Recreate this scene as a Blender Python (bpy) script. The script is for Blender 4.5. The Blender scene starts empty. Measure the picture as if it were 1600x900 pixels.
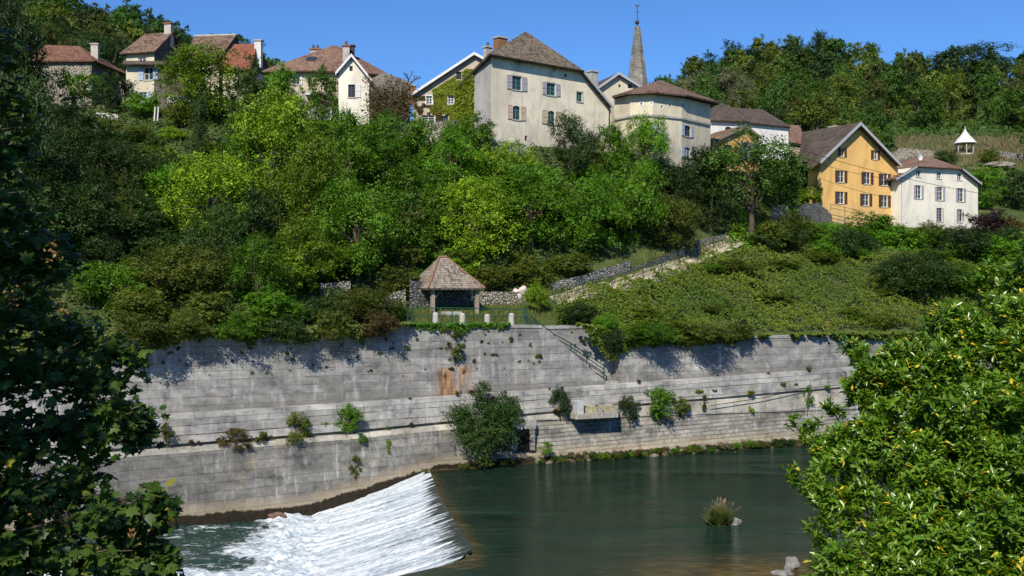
import bpy, math, random
import numpy as np
from mathutils import Vector as V, Matrix, noise
from mathutils.geometry import tessellate_polygon
rng = np.random.default_rng(7)
random.seed(7)
R = math.radians
F = 1716.0          # focal length in pixels of a 1600 px wide frame
CZ = 12.8           # camera height above the upstream water
scene = bpy.context.scene
COL = scene.collection

# ------------------------------------------------------------------ camera, sky, sun
cam_d = bpy.data.cameras.new('camera'); cam = bpy.data.objects.new('camera', cam_d); COL.objects.link(cam)
cam.location = (0, 0, CZ); cam.rotation_euler = (R(90), 0, 0)
cam_d.sensor_width = 36; cam_d.lens = 36 * F / 1600; cam_d.clip_start = 0.2; cam_d.clip_end = 6000
scene.camera = cam
SUNV = V((0.22, 0.82, -0.74)).normalized()
world = bpy.data.worlds.new('World'); scene.world = world; world.use_nodes = True
wn = world.node_tree; bg = wn.nodes['Background']
sky = wn.nodes.new('ShaderNodeTexSky'); sky.sky_type = 'NISHITA'; sky.sun_disc = False
sky.sun_elevation = math.asin(-SUNV.z); sky.sun_rotation = math.atan2(-SUNV.x, -SUNV.y) % (2 * math.pi)
sky.air_density = 1.0; sky.dust_density = 0.1; sky.ozone_density = 3.0; sky.altitude = 800
tint = wn.nodes.new('ShaderNodeMix'); tint.data_type = 'RGBA'; tint.blend_type = 'MULTIPLY'; tint.inputs[0].default_value = 1.0
tint.inputs[7].default_value = (.46, .76, 1.14, 1)
wn.links.new(sky.outputs[0], tint.inputs[6]); wn.links.new(tint.outputs[2], bg.inputs[0]); bg.inputs[1].default_value = 0.10
sun_d = bpy.data.lights.new('sun', 'SUN'); sun = bpy.data.objects.new('sun', sun_d); COL.objects.link(sun)
sun_d.energy = 5.0; sun_d.angle = R(0.5); sun_d.color = (1.0, 0.92, 0.79)
sun.rotation_euler = SUNV.to_track_quat('-Z', 'Y').to_euler()
scene.view_settings.view_transform = 'Standard'; scene.view_settings.look = 'None'
scene.view_settings.exposure = 0.25; scene.view_settings.gamma = 1.0
scene.view_settings.use_curve_mapping = False
scene.render.engine = 'CYCLES'
cy = scene.cycles
cy.max_bounces = 5; cy.diffuse_bounces = 2; cy.glossy_bounces = 3; cy.transmission_bounces = 3; cy.transparent_max_bounces = 4
cy.caustics_reflective = False; cy.caustics_refractive = False; cy.use_denoising = True
cy.sample_clamp_indirect = 4.0

# ------------------------------------------------------------------ helpers
def P(px, py, d):
    return V(((px - 800) / F * d, d, CZ + (450 - py) / F * d))

def tag(o, label=None, cat=None, group=None, kind=None):
    if label: o['label'] = label
    if cat: o['category'] = cat
    if group: o['group'] = group
    if kind: o['kind'] = kind
    return o

def thing(name, label, cat, loc=(0, 0, 0), group=None, rz=0.0):
    o = bpy.data.objects.new(name, None); COL.objects.link(o)
    o.location = loc; o.rotation_euler = (0, 0, rz); o.empty_display_size = 0.3
    return tag(o, label, cat, group)

def wloc(o):
    l = V((0, 0, 0))
    while o is not None:
        l += o.location; o = o.parent
    return l

class MB:
    def __init__(s): s.v = []; s.f = []
    def poly(s, pts):
        i = len(s.v); s.v += [V(p) for p in pts]; s.f.append(tuple(range(i, i + len(pts)))); return s
    def box8(s, p):
        i = len(s.v); s.v += [V(q) for q in p]
        for a in ((0, 3, 2, 1), (4, 5, 6, 7), (0, 1, 5, 4), (1, 2, 6, 5), (2, 3, 7, 6), (3, 0, 4, 7)):
            s.f.append(tuple(i + k for k in a))
        return s
    def box(s, x0, x1, y0, y1, z0, z1):
        return s.box8([(x0, y0, z0), (x1, y0, z0), (x1, y1, z0), (x0, y1, z0), (x0, y0, z1), (x1, y0, z1), (x1, y1, z1), (x0, y1, z1)])
    def fbox(s, f, u0, u1, z0, z1, o0, o1):      # box on a facade, offsets towards the viewer
        return s.box8([f.w(u0, z0, o1), f.w(u1, z0, o1), f.w(u1, z0, o0), f.w(u0, z0, o0),
                       f.w(u0, z1, o1), f.w(u1, z1, o1), f.w(u1, z1, o0), f.w(u0, z1, o0)])
    def tube(s, pts, rad, n=6, cap=True):
        pts = [V(p) for p in pts]; rings = []
        for k, p in enumerate(pts):
            a = pts[max(k - 1, 0)]; b = pts[min(k + 1, len(pts) - 1)]
            t = (b - a).normalized() if (b - a).length > 1e-6 else V((0, 0, 1))
            x = t.orthogonal().normalized() if abs(t.z) > .9 else V((0, 0, 1)).cross(t).normalized()
            y = t.cross(x); r = rad[k] if hasattr(rad, '__len__') else rad
            i = len(s.v)
            for q in range(n):
                an = 2 * math.pi * q / n
                s.v.append(p + x * (r * math.cos(an)) + y * (r * math.sin(an)))
            rings.append(i)
        for a, b in zip(rings, rings[1:]):
            for q in range(n):
                s.f.append((a + q, a + (q + 1) % n, b + (q + 1) % n, b + q))
        if cap:
            s.f.append(tuple(rings[0] + q for q in range(n))[::-1]); s.f.append(tuple(rings[-1] + q for q in range(n)))
        return s
    def build(s, name, m, parent=None, smooth=False, kind=None):
        me = bpy.data.meshes.new(name); off = wloc(parent) if parent else V((0, 0, 0))
        me.from_pydata([tuple(p - off) for p in s.v], [], s.f); me.update()
        if smooth: me.polygons.foreach_set('use_smooth', [True] * len(me.polygons))
        me.materials.append(m)
        o = bpy.data.objects.new(name, me); COL.objects.link(o); o.parent = parent
        if kind: o['kind'] = kind
        return o

def blob(mb, c, r, seed=0, sub=2, rough=.25, flat=1.0):
    import bmesh
    bm = bmesh.new(); bmesh.ops.create_icosphere(bm, subdivisions=sub, radius=1)
    i = len(mb.v); c = V(c); r = V(r) if hasattr(r, '__len__') else V((r, r, r))
    for v in bm.verts:
        k = 1 + rough * noise.noise(v.co * 1.3 + V((seed * 3.1, seed, 0))) + rough * .4 * noise.noise(v.co * 3.1 + V((seed, 0, 9)))
        mb.v.append(c + V((v.co.x * r.x * k, v.co.y * r.y * k, v.co.z * r.z * k * flat)))
    for f in bm.faces: mb.f.append(tuple(i + v.index for v in f.verts))
    bm.free()

# ---- node material helpers
def newmat(name):
    m = bpy.data.materials.new(name); m.use_nodes = True; nt = m.node_tree
    b = nt.nodes['Principled BSDF']; b.inputs['Roughness'].default_value = .9
    b.inputs['Specular IOR Level'].default_value = .25
    return m, nt, b
def N(nt, t, **kw):
    n = nt.nodes.new('ShaderNode' + t)
    for k, v in kw.items():
        if k.startswith('_'): setattr(n, k[1:], v)
        else: n.inputs[k.replace('_', ' ')].default_value = v
    return n
def L(nt, a, b): nt.links.new(a, b)
def ramp(nt, fac, stops, interp='LINEAR'):
    r = nt.nodes.new('ShaderNodeValToRGB'); r.color_ramp.interpolation = interp
    el = r.color_ramp.elements
    while len(el) < len(stops): el.new(.5)
    for e, (p, c) in zip(el, stops):
        e.position = p; e.color = (c if len(c) == 4 else (*c, 1)) if hasattr(c, '__len__') else (c, c, c, 1)
    if fac is not None: L(nt, fac, r.inputs[0])
    return r.outputs[0]
def mixc(nt, fac, a, b, mode='MIX'):
    m = nt.nodes.new('ShaderNodeMix'); m.data_type = 'RGBA'; m.blend_type = mode
    for s, v in ((0, fac), (6, a), (7, b)):
        if hasattr(v, 'links') or hasattr(v, 'is_linked'): L(nt, v, m.inputs[s])
        elif s == 0: m.inputs[0].default_value = v
        else: m.inputs[s].default_value = (*v, 1)
    return m.outputs[2]
def math_(nt, op, a, b=0.0, c=None, clamp=False):
    m = nt.nodes.new('ShaderNodeMath'); m.operation = op; m.use_clamp = clamp
    for i, v in enumerate((a, b, c)):
        if v is None: continue
        if hasattr(v, 'is_linked'): L(nt, v, m.inputs[i])
        else: m.inputs[i].default_value = v
    return m.outputs[0]
def noisef(nt, vec, scale, detail=4, rough=.55, dist=0.0):
    n = N(nt, 'TexNoise', Scale=scale, Detail=detail, Roughness=rough, Distortion=dist)
    if vec is not None: L(nt, vec, n.inputs[0])
    return n.outputs['Fac']
def mapv(nt, vec, scale=(1, 1, 1), loc=(0, 0, 0)):
    m = nt.nodes.new('ShaderNodeMapping'); L(nt, vec, m.inputs[0])
    m.inputs['Scale'].default_value = scale; m.inputs['Location'].default_value = loc
    return m.outputs[0]
def objco(nt): return nt.nodes.new('ShaderNodeTexCoord').outputs['Object']
def bump(nt, b, h, strength=.4, dist=.05):
    n = N(nt, 'Bump', Strength=strength, Distance=dist); L(nt, h, n.inputs['Height']); L(nt, n.outputs[0], b.inputs['Normal'])

MATS = {}
def plain(name, c, rough=.7, spec=.3, var=.25, scale=3.0, metal=0.0):
    if name in MATS: return MATS[name]
    m, nt, b = newmat(name); co = objco(nt)
    f = noisef(nt, co, scale, 5)
    c2 = tuple(x * (1 - var) for x in c); c3 = tuple(min(1, x * (1 + var)) for x in c)
    L(nt, ramp(nt, f, [(.3, c2), (.7, c3)]), b.inputs['Base Color'])
    b.inputs['Roughness'].default_value = rough; b.inputs['Specular IOR Level'].default_value = spec
    b.inputs['Metallic'].default_value = metal
    MATS[name] = m; return m

def plaster(name, c, stain=(.22, .2, .17), amount=.5, lower=None):
    if name in MATS: return MATS[name]
    m, nt, b = newmat(name); co = objco(nt)
    f1 = noisef(nt, mapv(nt, co, (.35, .35, .18)), 1.0, 6, .6, .5)
    f2 = noisef(nt, mapv(nt, co, (1.1, 1.1, .6)), 1.1, 7, .72, .6)
    f3 = noisef(nt, co, 9.0, 3)
    base = mixc(nt, ramp(nt, f1, [(.42, 0.0), (.6, 1.0)]), c, tuple(x * .76 for x in c))
    base = mixc(nt, math_(nt, 'MULTIPLY', ramp(nt, f2, [(.5, 0.0), (.72, 1.0)]), amount), base, stain)
    f4 = noisef(nt, mapv(nt, co, (2.4, 2.4, .12), (3, 1, 0)), 1.0, 7, .75)
    base = mixc(nt, math_(nt, 'MULTIPLY', ramp(nt, f4, [(.54, 0.0), (.68, 1.0)]), amount * .7), base, tuple(x * .7 for x in stain))
    base = mixc(nt, math_(nt, 'MULTIPLY', ramp(nt, f3, [(.45, 0.0), (.75, 1.0)]), .18), base, tuple(x * .6 for x in c))
    if lower:
        z = nt.nodes.new('ShaderNodeSeparateXYZ'); L(nt, co, z.inputs[0])
        zz = math_(nt, 'ADD', z.outputs[2], math_(nt, 'MULTIPLY', f1, 3.0))
        k = ramp(nt, math_(nt, 'MULTIPLY', math_(nt, 'SUBTRACT', zz, lower[0]), .35), [(0, 1.0), (1, 0.0)])
        k = math_(nt, 'MULTIPLY', k, ramp(nt, f2, [(.38, .25), (.6, 1.0)]))
        base = mixc(nt, k, base, lower[1])
    L(nt, base, b.inputs['Base Color'])
    bump(nt, b, f3, .35, .03)
    MATS[name] = m; return m

def tiles(name, c1, c2, c3, row=.32, wid=.26, moss=None, spread=1.0):
    if name in MATS: return MATS[name]
    m, nt, b = newmat(name); co = objco(nt)
    s = nt.nodes.new('ShaderNodeSeparateXYZ'); L(nt, co, s.inputs[0])
    u = math_(nt, 'ADD', s.outputs[0], math_(nt, 'MULTIPLY', s.outputs[1], .8))
    cb = nt.nodes.new('ShaderNodeCombineXYZ'); L(nt, u, cb.inputs[0]); L(nt, math_(nt, 'MULTIPLY', s.outputs[2], 1.5), cb.inputs[1])
    br = N(nt, 'TexBrick', Scale=1.0, Mortar_Size=.02, Mortar_Smooth=.4, Bias=0.0, Brick_Width=wid, Row_Height=row)
    br.inputs['Color1'].default_value = (0, 0, 0, 1); br.inputs['Color2'].default_value = (1, 1, 1, 1); br.inputs['Mortar'].default_value = (.1, .1, .1, 1)
    L(nt, cb.outputs[0], br.inputs[0])
    f = noisef(nt, co, .45, 6, .65); g = noisef(nt, co, 5, 3, .7)
    k = math_(nt, 'ADD', math_(nt, 'MULTIPLY', br.outputs[0], .5 * spread), math_(nt, 'MULTIPLY', math_(nt, 'SUBTRACT', f, .12), 1.0))
    base = ramp(nt, math_(nt, 'SUBTRACT', k, .1), [(.15, c1), (.42, c2), (.75, c3)])
    base = mixc(nt, math_(nt, 'MULTIPLY', ramp(nt, g, [(.5, 0.0), (.75, 1.0)]), .55), base, tuple(x * .35 for x in c1))
    if moss: base = mixc(nt, ramp(nt, noisef(nt, mapv(nt, co, (1, 1, 1), (5, 2, 1)), 1.7, 5, .7), [(.52, 0.0), (.66, .8)]), base, moss)
    base = mixc(nt, math_(nt, 'MULTIPLY', br.outputs['Fac'], .6), base, (.02, .015, .012))
    L(nt, base, b.inputs['Base Color'])
    bump(nt, b, math_(nt, 'ADD', math_(nt, 'MULTIPLY', br.outputs[0], .5), g), .7, .06)
    MATS[name] = m; return m

def leafmat(name, lo, hi, yellow=None, gloss=.5, spec=.25, trans=.25, ythr=.97, objvar=.35):
    if name in MATS: return MATS[name]
    m, nt, b = newmat(name)
    at = nt.nodes.new('ShaderNodeAttribute'); at.attribute_name = 'tint'
    oi = nt.nodes.new('ShaderNodeObjectInfo')
    st = [(0.0, lo), (ythr - .01, hi)]
    if yellow: st += [(ythr, yellow)]
    base = ramp(nt, at.outputs['Fac'], st)
    mul = ramp(nt, oi.outputs['Random'], [(0, 1 - objvar), (1, 1 + objvar)])
    base = mixc(nt, 1.0, base, mul, 'MULTIPLY')
    L(nt, base, b.inputs['Base Color']); b.inputs['Roughness'].default_value = gloss; b.inputs['Specular IOR Level'].default_value = spec
    tr = nt.nodes.new('ShaderNodeBsdfTranslucent')
    L(nt, mixc(nt, 1.0, base, (1.25, 1.2, .5), 'MULTIPLY'), tr.inputs[0])
    mx = nt.nodes.new('ShaderNodeMixShader'); mx.inputs[0].default_value = trans
    L(nt, b.outputs[0], mx.inputs[1]); L(nt, tr.outputs[0], mx.inputs[2])
    L(nt, mx.outputs[0], nt.nodes['Material Output'].inputs[0])
    MATS[name] = m; return m

bark = plain('bark', (.09, .07, .05), .95, .1, .4, 6)
barkpale = plain('bark pale', (.2, .17, .13), .95, .1, .4, 6)

# ---- leaf meshes
KITE = (np.array([(0, -.5, 0), (.3, .02, .09), (0, .5, -.03), (-.3, .02, .09)], float), [(0, 1, 2), (0, 2, 3)])
LAUREL = (np.array([(0, 0, 0), (.13, .28, .05), (.17, .58, .03), (0, 1.0, -.1), (-.17, .58, .03), (-.13, .28, .05), (0, .5, -.02)], float),
          [(0, 1, 6), (1, 2, 6), (2, 3, 6), (3, 4, 6), (4, 5, 6), (5, 0, 6)])
mo = [(0, -.05), (.3, -.12), (.28, .1), (.62, .18), (.42, .36), (.5, .62), (.2, .55), (0, 1.0), (-.2, .55), (-.5, .62), (-.42, .36), (-.62, .18), (-.28, .1), (-.3, -.12)]
MAPLE = (np.array([(0, .3, .0)] + [(x, y, -.12 * abs(x) - .05 * y * y) for x, y in mo], float), [(0, i, i % 14 + 1) for i in range(1, 15)])
BLADE = (np.array([(-.04, 0, 0), (.04, 0, 0), (.025, .6, .02), (0, 1, .12), (-.025, .6, .02)], float), [(0, 1, 2, 3, 4)])

THIN = (np.array([(-.012, 0, 0), (.012, 0, 0), (.008, .6, .03), (0, 1, .14), (-.008, .6, .03)], float), [(0, 1, 2, 3, 4)])
def leafmesh(name, pos, nrm, size, tint, mat, tpl=KITE, axis=None):
    pos = np.asarray(pos, float); n = len(pos); nrm = np.asarray(nrm, float)
    nrm /= np.linalg.norm(nrm, axis=1, keepdims=True) + 1e-9
    if axis is None: axis = rng.normal(size=(n, 3))
    b = axis - nrm * (axis * nrm).sum(1, keepdims=True); b /= np.linalg.norm(b, axis=1, keepdims=True) + 1e-9
    a = np.cross(b, nrm); tv, tf = tpl; k = len(tv)
    size = np.broadcast_to(np.asarray(size, float), (n,))
    vv = pos[:, None, :] + size[:, None, None] * (tv[None, :, 0:1] * a[:, None, :] + tv[None, :, 1:2] * b[:, None, :] + tv[None, :, 2:3] * nrm[:, None, :])
    fl = len(tf[0]); fa = np.array(tf)[None] + (np.arange(n) * k)[:, None, None]
    me = bpy.data.meshes.new(name); nf = n * len(tf)
    me.vertices.add(n * k); me.vertices.foreach_set('co', vv.astype(np.float32).ravel())
    me.loops.add(nf * fl); me.loops.foreach_set('vertex_index', fa.astype(np.int32).ravel())
    me.polygons.add(nf); me.polygons.foreach_set('loop_start', (np.arange(nf) * fl).astype(np.int32))
    me.update(calc_edges=True)
    at = me.attributes.new('tint', 'FLOAT', 'FACE'); at.data.foreach_set('value', np.repeat(np.asarray(tint, np.float32), len(tf)))
    me.materials.append(mat); return me

def addobj(name, me, parent=None):
    o = bpy.data.objects.new(name, me); COL.objects.link(o); o.parent = parent; return o

def unit(n):
    d = rng.normal(size=(n, 3)); return d / np.linalg.norm(d, axis=1, keepdims=True)

# ------------------------------------------------------------------ terrain beyond the river
ALPHA = math.atan(.44); CA, SA = math.cos(ALPHA), math.sin(ALPHA)
WO = V((-4.66, 80, 0))
def dw(px): return 82.05 / (1 - .44 * (px - 800) / F)
def wl(px, py, off=0.0):           # pixel -> (s, z) on the river wall plane moved `off` towards the river
    n = V((SA, -CA, 0)); r = V(((px - 800) / F, 1, (450 - py) / F))
    A = WO + n * off; t = A.dot(n) / r.dot(n); p = r * t - A
    return p.x * CA + p.y * SA, CZ + r.z * t
def ww(s, off, z): return WO + V((s * CA + off * SA, s * SA - off * CA, z))
def wz(s, off=0.0):                # px of station s
    p = ww(s, off, 0); return 800 + p.x / p.y * F
TOPPX = [-900, 250, 400, 600, 700, 905, 967, 968, 1100, 1320, 1600, 2300]
TOPPY = [530, 520, 515, 508, 506, 509, 515, 528, 526, 523, 517, 515]
COLS = {
 -400: [(450, 66), (330, 84), (200, 108), (180, 130), (120, 200), (30, 300), (-30, 420)],
 0: [(440, 76), (330, 90), (178, 112), (160, 130), (110, 200), (60, 300), (15, 420)],
 100: [(440, 77), (330, 91), (178, 112), (155, 130), (120, 200), (64, 300), (22, 420)],
 200: [(440, 79), (330, 92), (172, 112), (150, 130), (135, 200), (95, 300), (50, 420)],
 300: [(445, 80), (330, 94), (175, 112), (155, 130), (150, 200), (118, 300), (82, 420)],
 400: [(450, 82), (330, 96), (178, 112), (165, 130), (160, 200), (140, 300), (112, 420)],
 600: [(470, 86), (330, 99), (195, 110), (185, 130), (220, 200), (250, 300), (280, 420)],
 800: [(470, 92), (330, 100), (230, 107), (205, 130), (240, 200), (260, 300), (290, 420)],
 900: [(462, 93), (335, 103), (238, 111), (215, 130), (240, 200), (250, 300), (270, 420)],
 1000: [(430, 98), (340, 108), (245, 116), (225, 137), (225, 200), (215, 270), (205, 330)],
 1100: [(397, 108), (330, 117), (258, 123), (222, 145), (205, 190), (175, 250), (145, 315)],
 1200: [(385, 114), (352, 124), (300, 132), (235, 150), (205, 190), (155, 250), (118, 315)],
 1290: [(392, 117), (360, 130), (345, 141), (270, 158), (215, 195), (160, 250), (108, 315)],
 1400: [(398, 119), (372, 135), (352, 147), (290, 165), (230, 200), (170, 250), (135, 315)],
 1500: [(402, 121), (380, 136), (362, 149), (292, 167), (226, 205), (170, 260), (132, 315)],
 1600: [(405, 124), (385, 138), (360, 150), (290, 170), (225, 205), (160, 260), (140, 315)],
 2100: [(400, 135), (370, 150), (340, 165), (280, 185), (215, 215), (150, 270), (115, 330)]}
CX = sorted(COLS); NS = 8
CPY = np.array([[c[0] for c in COLS[x]] for x in CX], float); CD = np.array([[c[1] for c in COLS[x]] for x in CX], float)
def column(px):
    py = [np.interp(px, CX, CPY[:, k]) for k in range(7)]; d = [np.interp(px, CX, CD[:, k]) for k in range(7)]
    o = .6 + 1.5 * (1 if 838 < px < 968 else 0)
    dd0 = dw(px) + o; zt = CZ + (450 - np.interp(px, TOPPX, TOPPY)) / F * dw(px) - .12
    py0 = 450 - (zt - CZ) * F / dd0
    return [py0] + py, [dd0] + d
def gz(px, d):
    py, dd = column(px); z = [CZ + (450 - a) / F * b for a, b in zip(py, dd)]
    return float(np.interp(d, dd, z))
def gd(px, py):                    # depth of the visible ground under a pixel
    pp, dd = column(px); z = [CZ + (450 - a) / F * b for a, b in zip(pp, dd)]
    for k in range(7):
        if pp[k] >= py >= pp[k + 1]:
            for t in np.linspace(0, 1, 60):
                d = dd[k] + t * (dd[k + 1] - dd[k]); zz = z[k] + t * (z[k + 1] - z[k])
                if 450 - (zz - CZ) * F / d <= py: return d
    return dd[0] if py > pp[0] else dd[7]
def G(px, py):                     # ground point under a pixel
    d = gd(px, py); return P(px, py, d) if py < column(px)[0][0] else V(((px - 800) / F * d, d, gz(px, d)))

gm, nt, b = newmat('hill ground'); co = objco(nt)
f = noisef(nt, co, .35, 6, .65); g2 = noisef(nt, co, 3.0, 4, .7)
c = ramp(nt, f, [(.35, (.035, .055, .014)), (.5, (.07, .1, .022)), (.62, (.12, .13, .04)), (.75, (.2, .18, .09))])
c = mixc(nt, ramp(nt, g2, [(.4, 0.0), (.7, .7)]), c, (.03, .045, .012)); L(nt, c, b.inputs['Base Color']); bump(nt, b, g2, .8, .25)
mb = MB(); pxs = np.concatenate([np.arange(-900, 2301, 20.0), [837, 839, 967, 969]]); pxs.sort(); sub = 7; ncol = None
for px in pxs:
    py, dd = column(px); zz = [CZ + (450 - a) / F * b2 for a, b2 in zip(py, dd)]
    ts = []
    mb.v.append(V(((px - 800) / F * (dd[0]), dd[0], -3.0)))
    n_ = 1
    for k in range(7):
        for j in range(sub + (1 if k == 6 else 0)):
            t = j / sub; d = dd[k] + t * (dd[k + 1] - dd[k]); z = zz[k] + t * (zz[k + 1] - zz[k])
            x = (px - 800) / F * d
            if (k > 0 or j > 1) and not (838 < px < 1190 and k * sub + j < sub + 3) and not (560 < px < 1190 and k == 0): z += .5 * noise.noise(V((x * .12, d * .12, 0))) * min(1.5, d / 110)
            mb.v.append(V((x, d, z))); n_ += 1
    for e, dz in ((80, -25), (400, -90), (2500, -220)):
        d = dd[7] + e; mb.v.append(V(((px - 800) / F * d, d, zz[7] + dz))); n_ += 1
for i in range(len(pxs) - 1):
    for j in range(n_ - 1):
        a = i * n_ + j; mb.f.append((a, a + n_, a + n_ + 1, a + 1))
mb.build('hillside', gm, kind='structure', smooth=True)

# riverbed and near bank
rb = plain('river bed', (.1, .085, .05), .95, .2, .45, .9)
MB().poly([(-2500, -900, -4.2), (2500, -900, -4.2), (2500, 3000, -4.2), (-2500, 3000, -4.2)]).build('ground', rb, kind='structure')
mb = MB(); xs = np.arange(-60, 61, 1.5); ys = np.arange(-30, 58, 1.5)
def bankz(x, y):
    z = 11.1 - .31 * y if y > 0 else 11.1
    w = min(1, max(0, (x - 9) / 8)); z += w * (.09 * min(max(y, 0), 30)) * (1 if x > 9 else 0)
    if x > 10: z = max(z, -.28 + .022 * (x - 17) - .05 * max(0, y - 52)) if y > 30 else z
    return z + .25 * noise.noise(V((x * .3, y * .3, 2)))
for x in xs:
    for y in ys: mb.v.append(V((x, y, bankz(x, y))))
ny = len(ys)
for i in range(len(xs) - 1):
    for j in range(ny - 1): a = i * ny + j; mb.f.append((a, a + ny, a + ny + 1, a + 1))
mb.build('near_bank', gm, kind='structure', smooth=True)

# ------------------------------------------------------------------ stone materials
def ashlar(name, c1, c2, bw, rh, slope=0.0, mort=.02, mortc=(.06, .06, .055), streak=.5, rust=None, wet=None, rough=.45, mortk=.8, warm=.3, damp=None):
    m, nt, b = newmat(name); co = objco(nt)
    s = nt.nodes.new('ShaderNodeSeparateXYZ'); L(nt, co, s.inputs[0]); X, Z = s.outputs[0], s.outputs[2]
    zz = math_(nt, 'SUBTRACT', Z, math_(nt, 'MULTIPLY', X, slope))
    wob = noisef(nt, co, .8, 3)
    zz2 = math_(nt, 'ADD', zz, math_(nt, 'MULTIPLY', wob, .06))
    cb = nt.nodes.new('ShaderNodeCombineXYZ'); L(nt, X, cb.inputs[0]); L(nt, zz2, cb.inputs[1])
    br = N(nt, 'TexBrick', Scale=1.0, Mortar_Size=mort, Mortar_Smooth=.3, Bias=0.0, Brick_Width=bw, Row_Height=rh)
    br.inputs['Color1'].default_value = (0, 0, 0, 1); br.inputs['Color2'].default_value = (1, 1, 1, 1); br.inputs['Mortar'].default_value = (.5, .5, .5, 1)
    L(nt, cb.outputs[0], br.inputs[0])
    bh = N(nt, 'TexBrick', Scale=1.0, Mortar_Size=mort * 1.5, Mortar_Smooth=.5, Bias=0.0, Brick_Width=300.0, Row_Height=rh); L(nt, cb.outputs[0], bh.inputs[0])
    f1 = noisef(nt, mapv(nt, co, (.12, .12, .25)), 1.0, 6, .65, .4)
    f2 = noisef(nt, mapv(nt, co, (1.7, 1.7, .16)), 1.0, 8, .75, .3)
    f3 = noisef(nt, co, 4.0, 8, .8)
    base = ramp(nt, f3, [(.3, c1), (.7, c2)])
    base = mixc(nt, math_(nt, 'MULTIPLY', br.outputs[0], .6), base, tuple(x * .6 for x in c1))
    base = mixc(nt, math_(nt, 'MULTIPLY', ramp(nt, f1, [(.42, 0.0), (.6, 1.0)]), streak), base, (.13, .13, .125))
    base = mixc(nt, math_(nt, 'MULTIPLY', ramp(nt, f2, [(.5, 0.0), (.68, 1.0)]), streak), base, (.09, .085, .075))
    base = mixc(nt, math_(nt, 'MULTIPLY', ramp(nt, noisef(nt, mapv(nt, co, (1.8, 1.8, .3), (7, 3, 2)), 1.0, 6, .7), [(.56, 0.0), (.68, 1.0)]), .45), base, (.55, .55, .56))
    base = mixc(nt, math_(nt, 'MULTIPLY', ramp(nt, noisef(nt, mapv(nt, co, (.5, .5, .5), (3, 9, 4)), 1.0, 6, .7), [(.55, 0.0), (.68, 1.0)]), warm), base, (.27, .22, .13))
    mk = math_(nt, 'MULTIPLY', br.outputs['Fac'], ramp(nt, noisef(nt, co, .7, 5, .7), [(.45, mortk * .15), (.6, mortk * 1.1)]))
    base = mixc(nt, mk, base, mortc)
    mk2 = math_(nt, 'MULTIPLY', bh.outputs['Fac'], ramp(nt, noisef(nt, mapv(nt, co, (.4, .4, 1.4), (4, 4, 4)), 1.0, 6, .75), [(.46, 0.0), (.58, mortk * 1.5)]))
    base = mixc(nt, mk2, base, mortc)
    blot = noisef(nt, mapv(nt, co, (.5, .5, .9), (11, 3, 8)), 1.0, 7, .72)
    base = mixc(nt, 1.0, base, ramp(nt, blot, [(.34, (.42, .42, .42)), (.46, (.85, .85, .84)), (.54, (1.05, 1.04, 1.02)), (.66, (1.38, 1.36, 1.32))]), 'MULTIPLY')
    if damp:
        hz = math_(nt, 'SUBTRACT', math_(nt, 'SUBTRACT', Z, math_(nt, 'MULTIPLY', X, damp[0])), damp[1])
        kd = ramp(nt, math_(nt, 'ADD', math_(nt, 'MULTIPLY', hz, .55), math_(nt, 'MULTIPLY', f2, 1.3)), [(.62, .85), (1.0, 0.0)])
        base = mixc(nt, kd, base, ramp(nt, f3, [(.3, (.10, .10, .09)), (.7, (.22, .215, .2))]))
    if rust:
        x0, x1, z0, z1 = rust
        kx = math_(nt, 'MULTIPLY', math_(nt, 'MULTIPLY', math_(nt, 'SUBTRACT', X, x0), 2.0, clamp=True), math_(nt, 'MULTIPLY', math_(nt, 'SUBTRACT', x1, X), 2.0, clamp=True), clamp=True)
        kz = math_(nt, 'MULTIPLY', math_(nt, 'MULTIPLY', math_(nt, 'SUBTRACT', z1, math_(nt, 'ADD', Z, math_(nt, 'MULTIPLY', f2, .9))), 3.0, clamp=True), math_(nt, 'MULTIPLY', math_(nt, 'SUBTRACT', Z, z0), 3.0, clamp=True), clamp=True)
        fr = noisef(nt, mapv(nt, co, (2.6, 2.6, .22), (1, 5, 2)), 1.0, 8, .78)
        k = math_(nt, 'MULTIPLY', math_(nt, 'MULTIPLY', kx, kz), ramp(nt, fr, [(.42, 0.0), (.6, .85)]))
        base = mixc(nt, k, base, ramp(nt, noisef(nt, mapv(nt, co, (5, 5, .8)), 1.0, 4), [(.4, (.12, .05, .02)), (.6, (.42, .19, .04))]))
    if wet:
        mr = nt.nodes.new('ShaderNodeMapRange'); L(nt, X, mr.inputs[0])
        for i, v in enumerate((wet[0], wet[1], wet[2], wet[3])): mr.inputs[i + 1].default_value = v
        line = math_(nt, 'ADD', mr.outputs[0], math_(nt, 'MULTIPLY', math_(nt, 'SUBTRACT', noisef(nt, mapv(nt, co, (1, 1, .3)), 1.6, 6, .75), .5), .9))
        k = math_(nt, 'MULTIPLY', math_(nt, 'SUBTRACT', line, Z), 9.0, clamp=True)
        k2 = math_(nt, 'MULTIPLY', math_(nt, 'SUBTRACT', math_(nt, 'ADD', line, .9), Z), 1.2, clamp=True)
        base = mixc(nt, math_(nt, 'MULTIPLY', k2, .6), base, (.36, .29, .19))
        base = mixc(nt, k, base, ramp(nt, f3, [(.35, (.007, .006, .004)), (.7, (.035, .026, .012))]))
    L(nt, base, b.inputs['Base Color'])
    h = math_(nt, 'ADD', math_(nt, 'MULTIPLY', f3, .6), math_(nt, 'MULTIPLY', br.outputs['Fac'], -1.0))
    bump(nt, b, h, rough, .06); b.inputs['Roughness'].default_value = .85
    MATS[name] = m; return m

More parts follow.
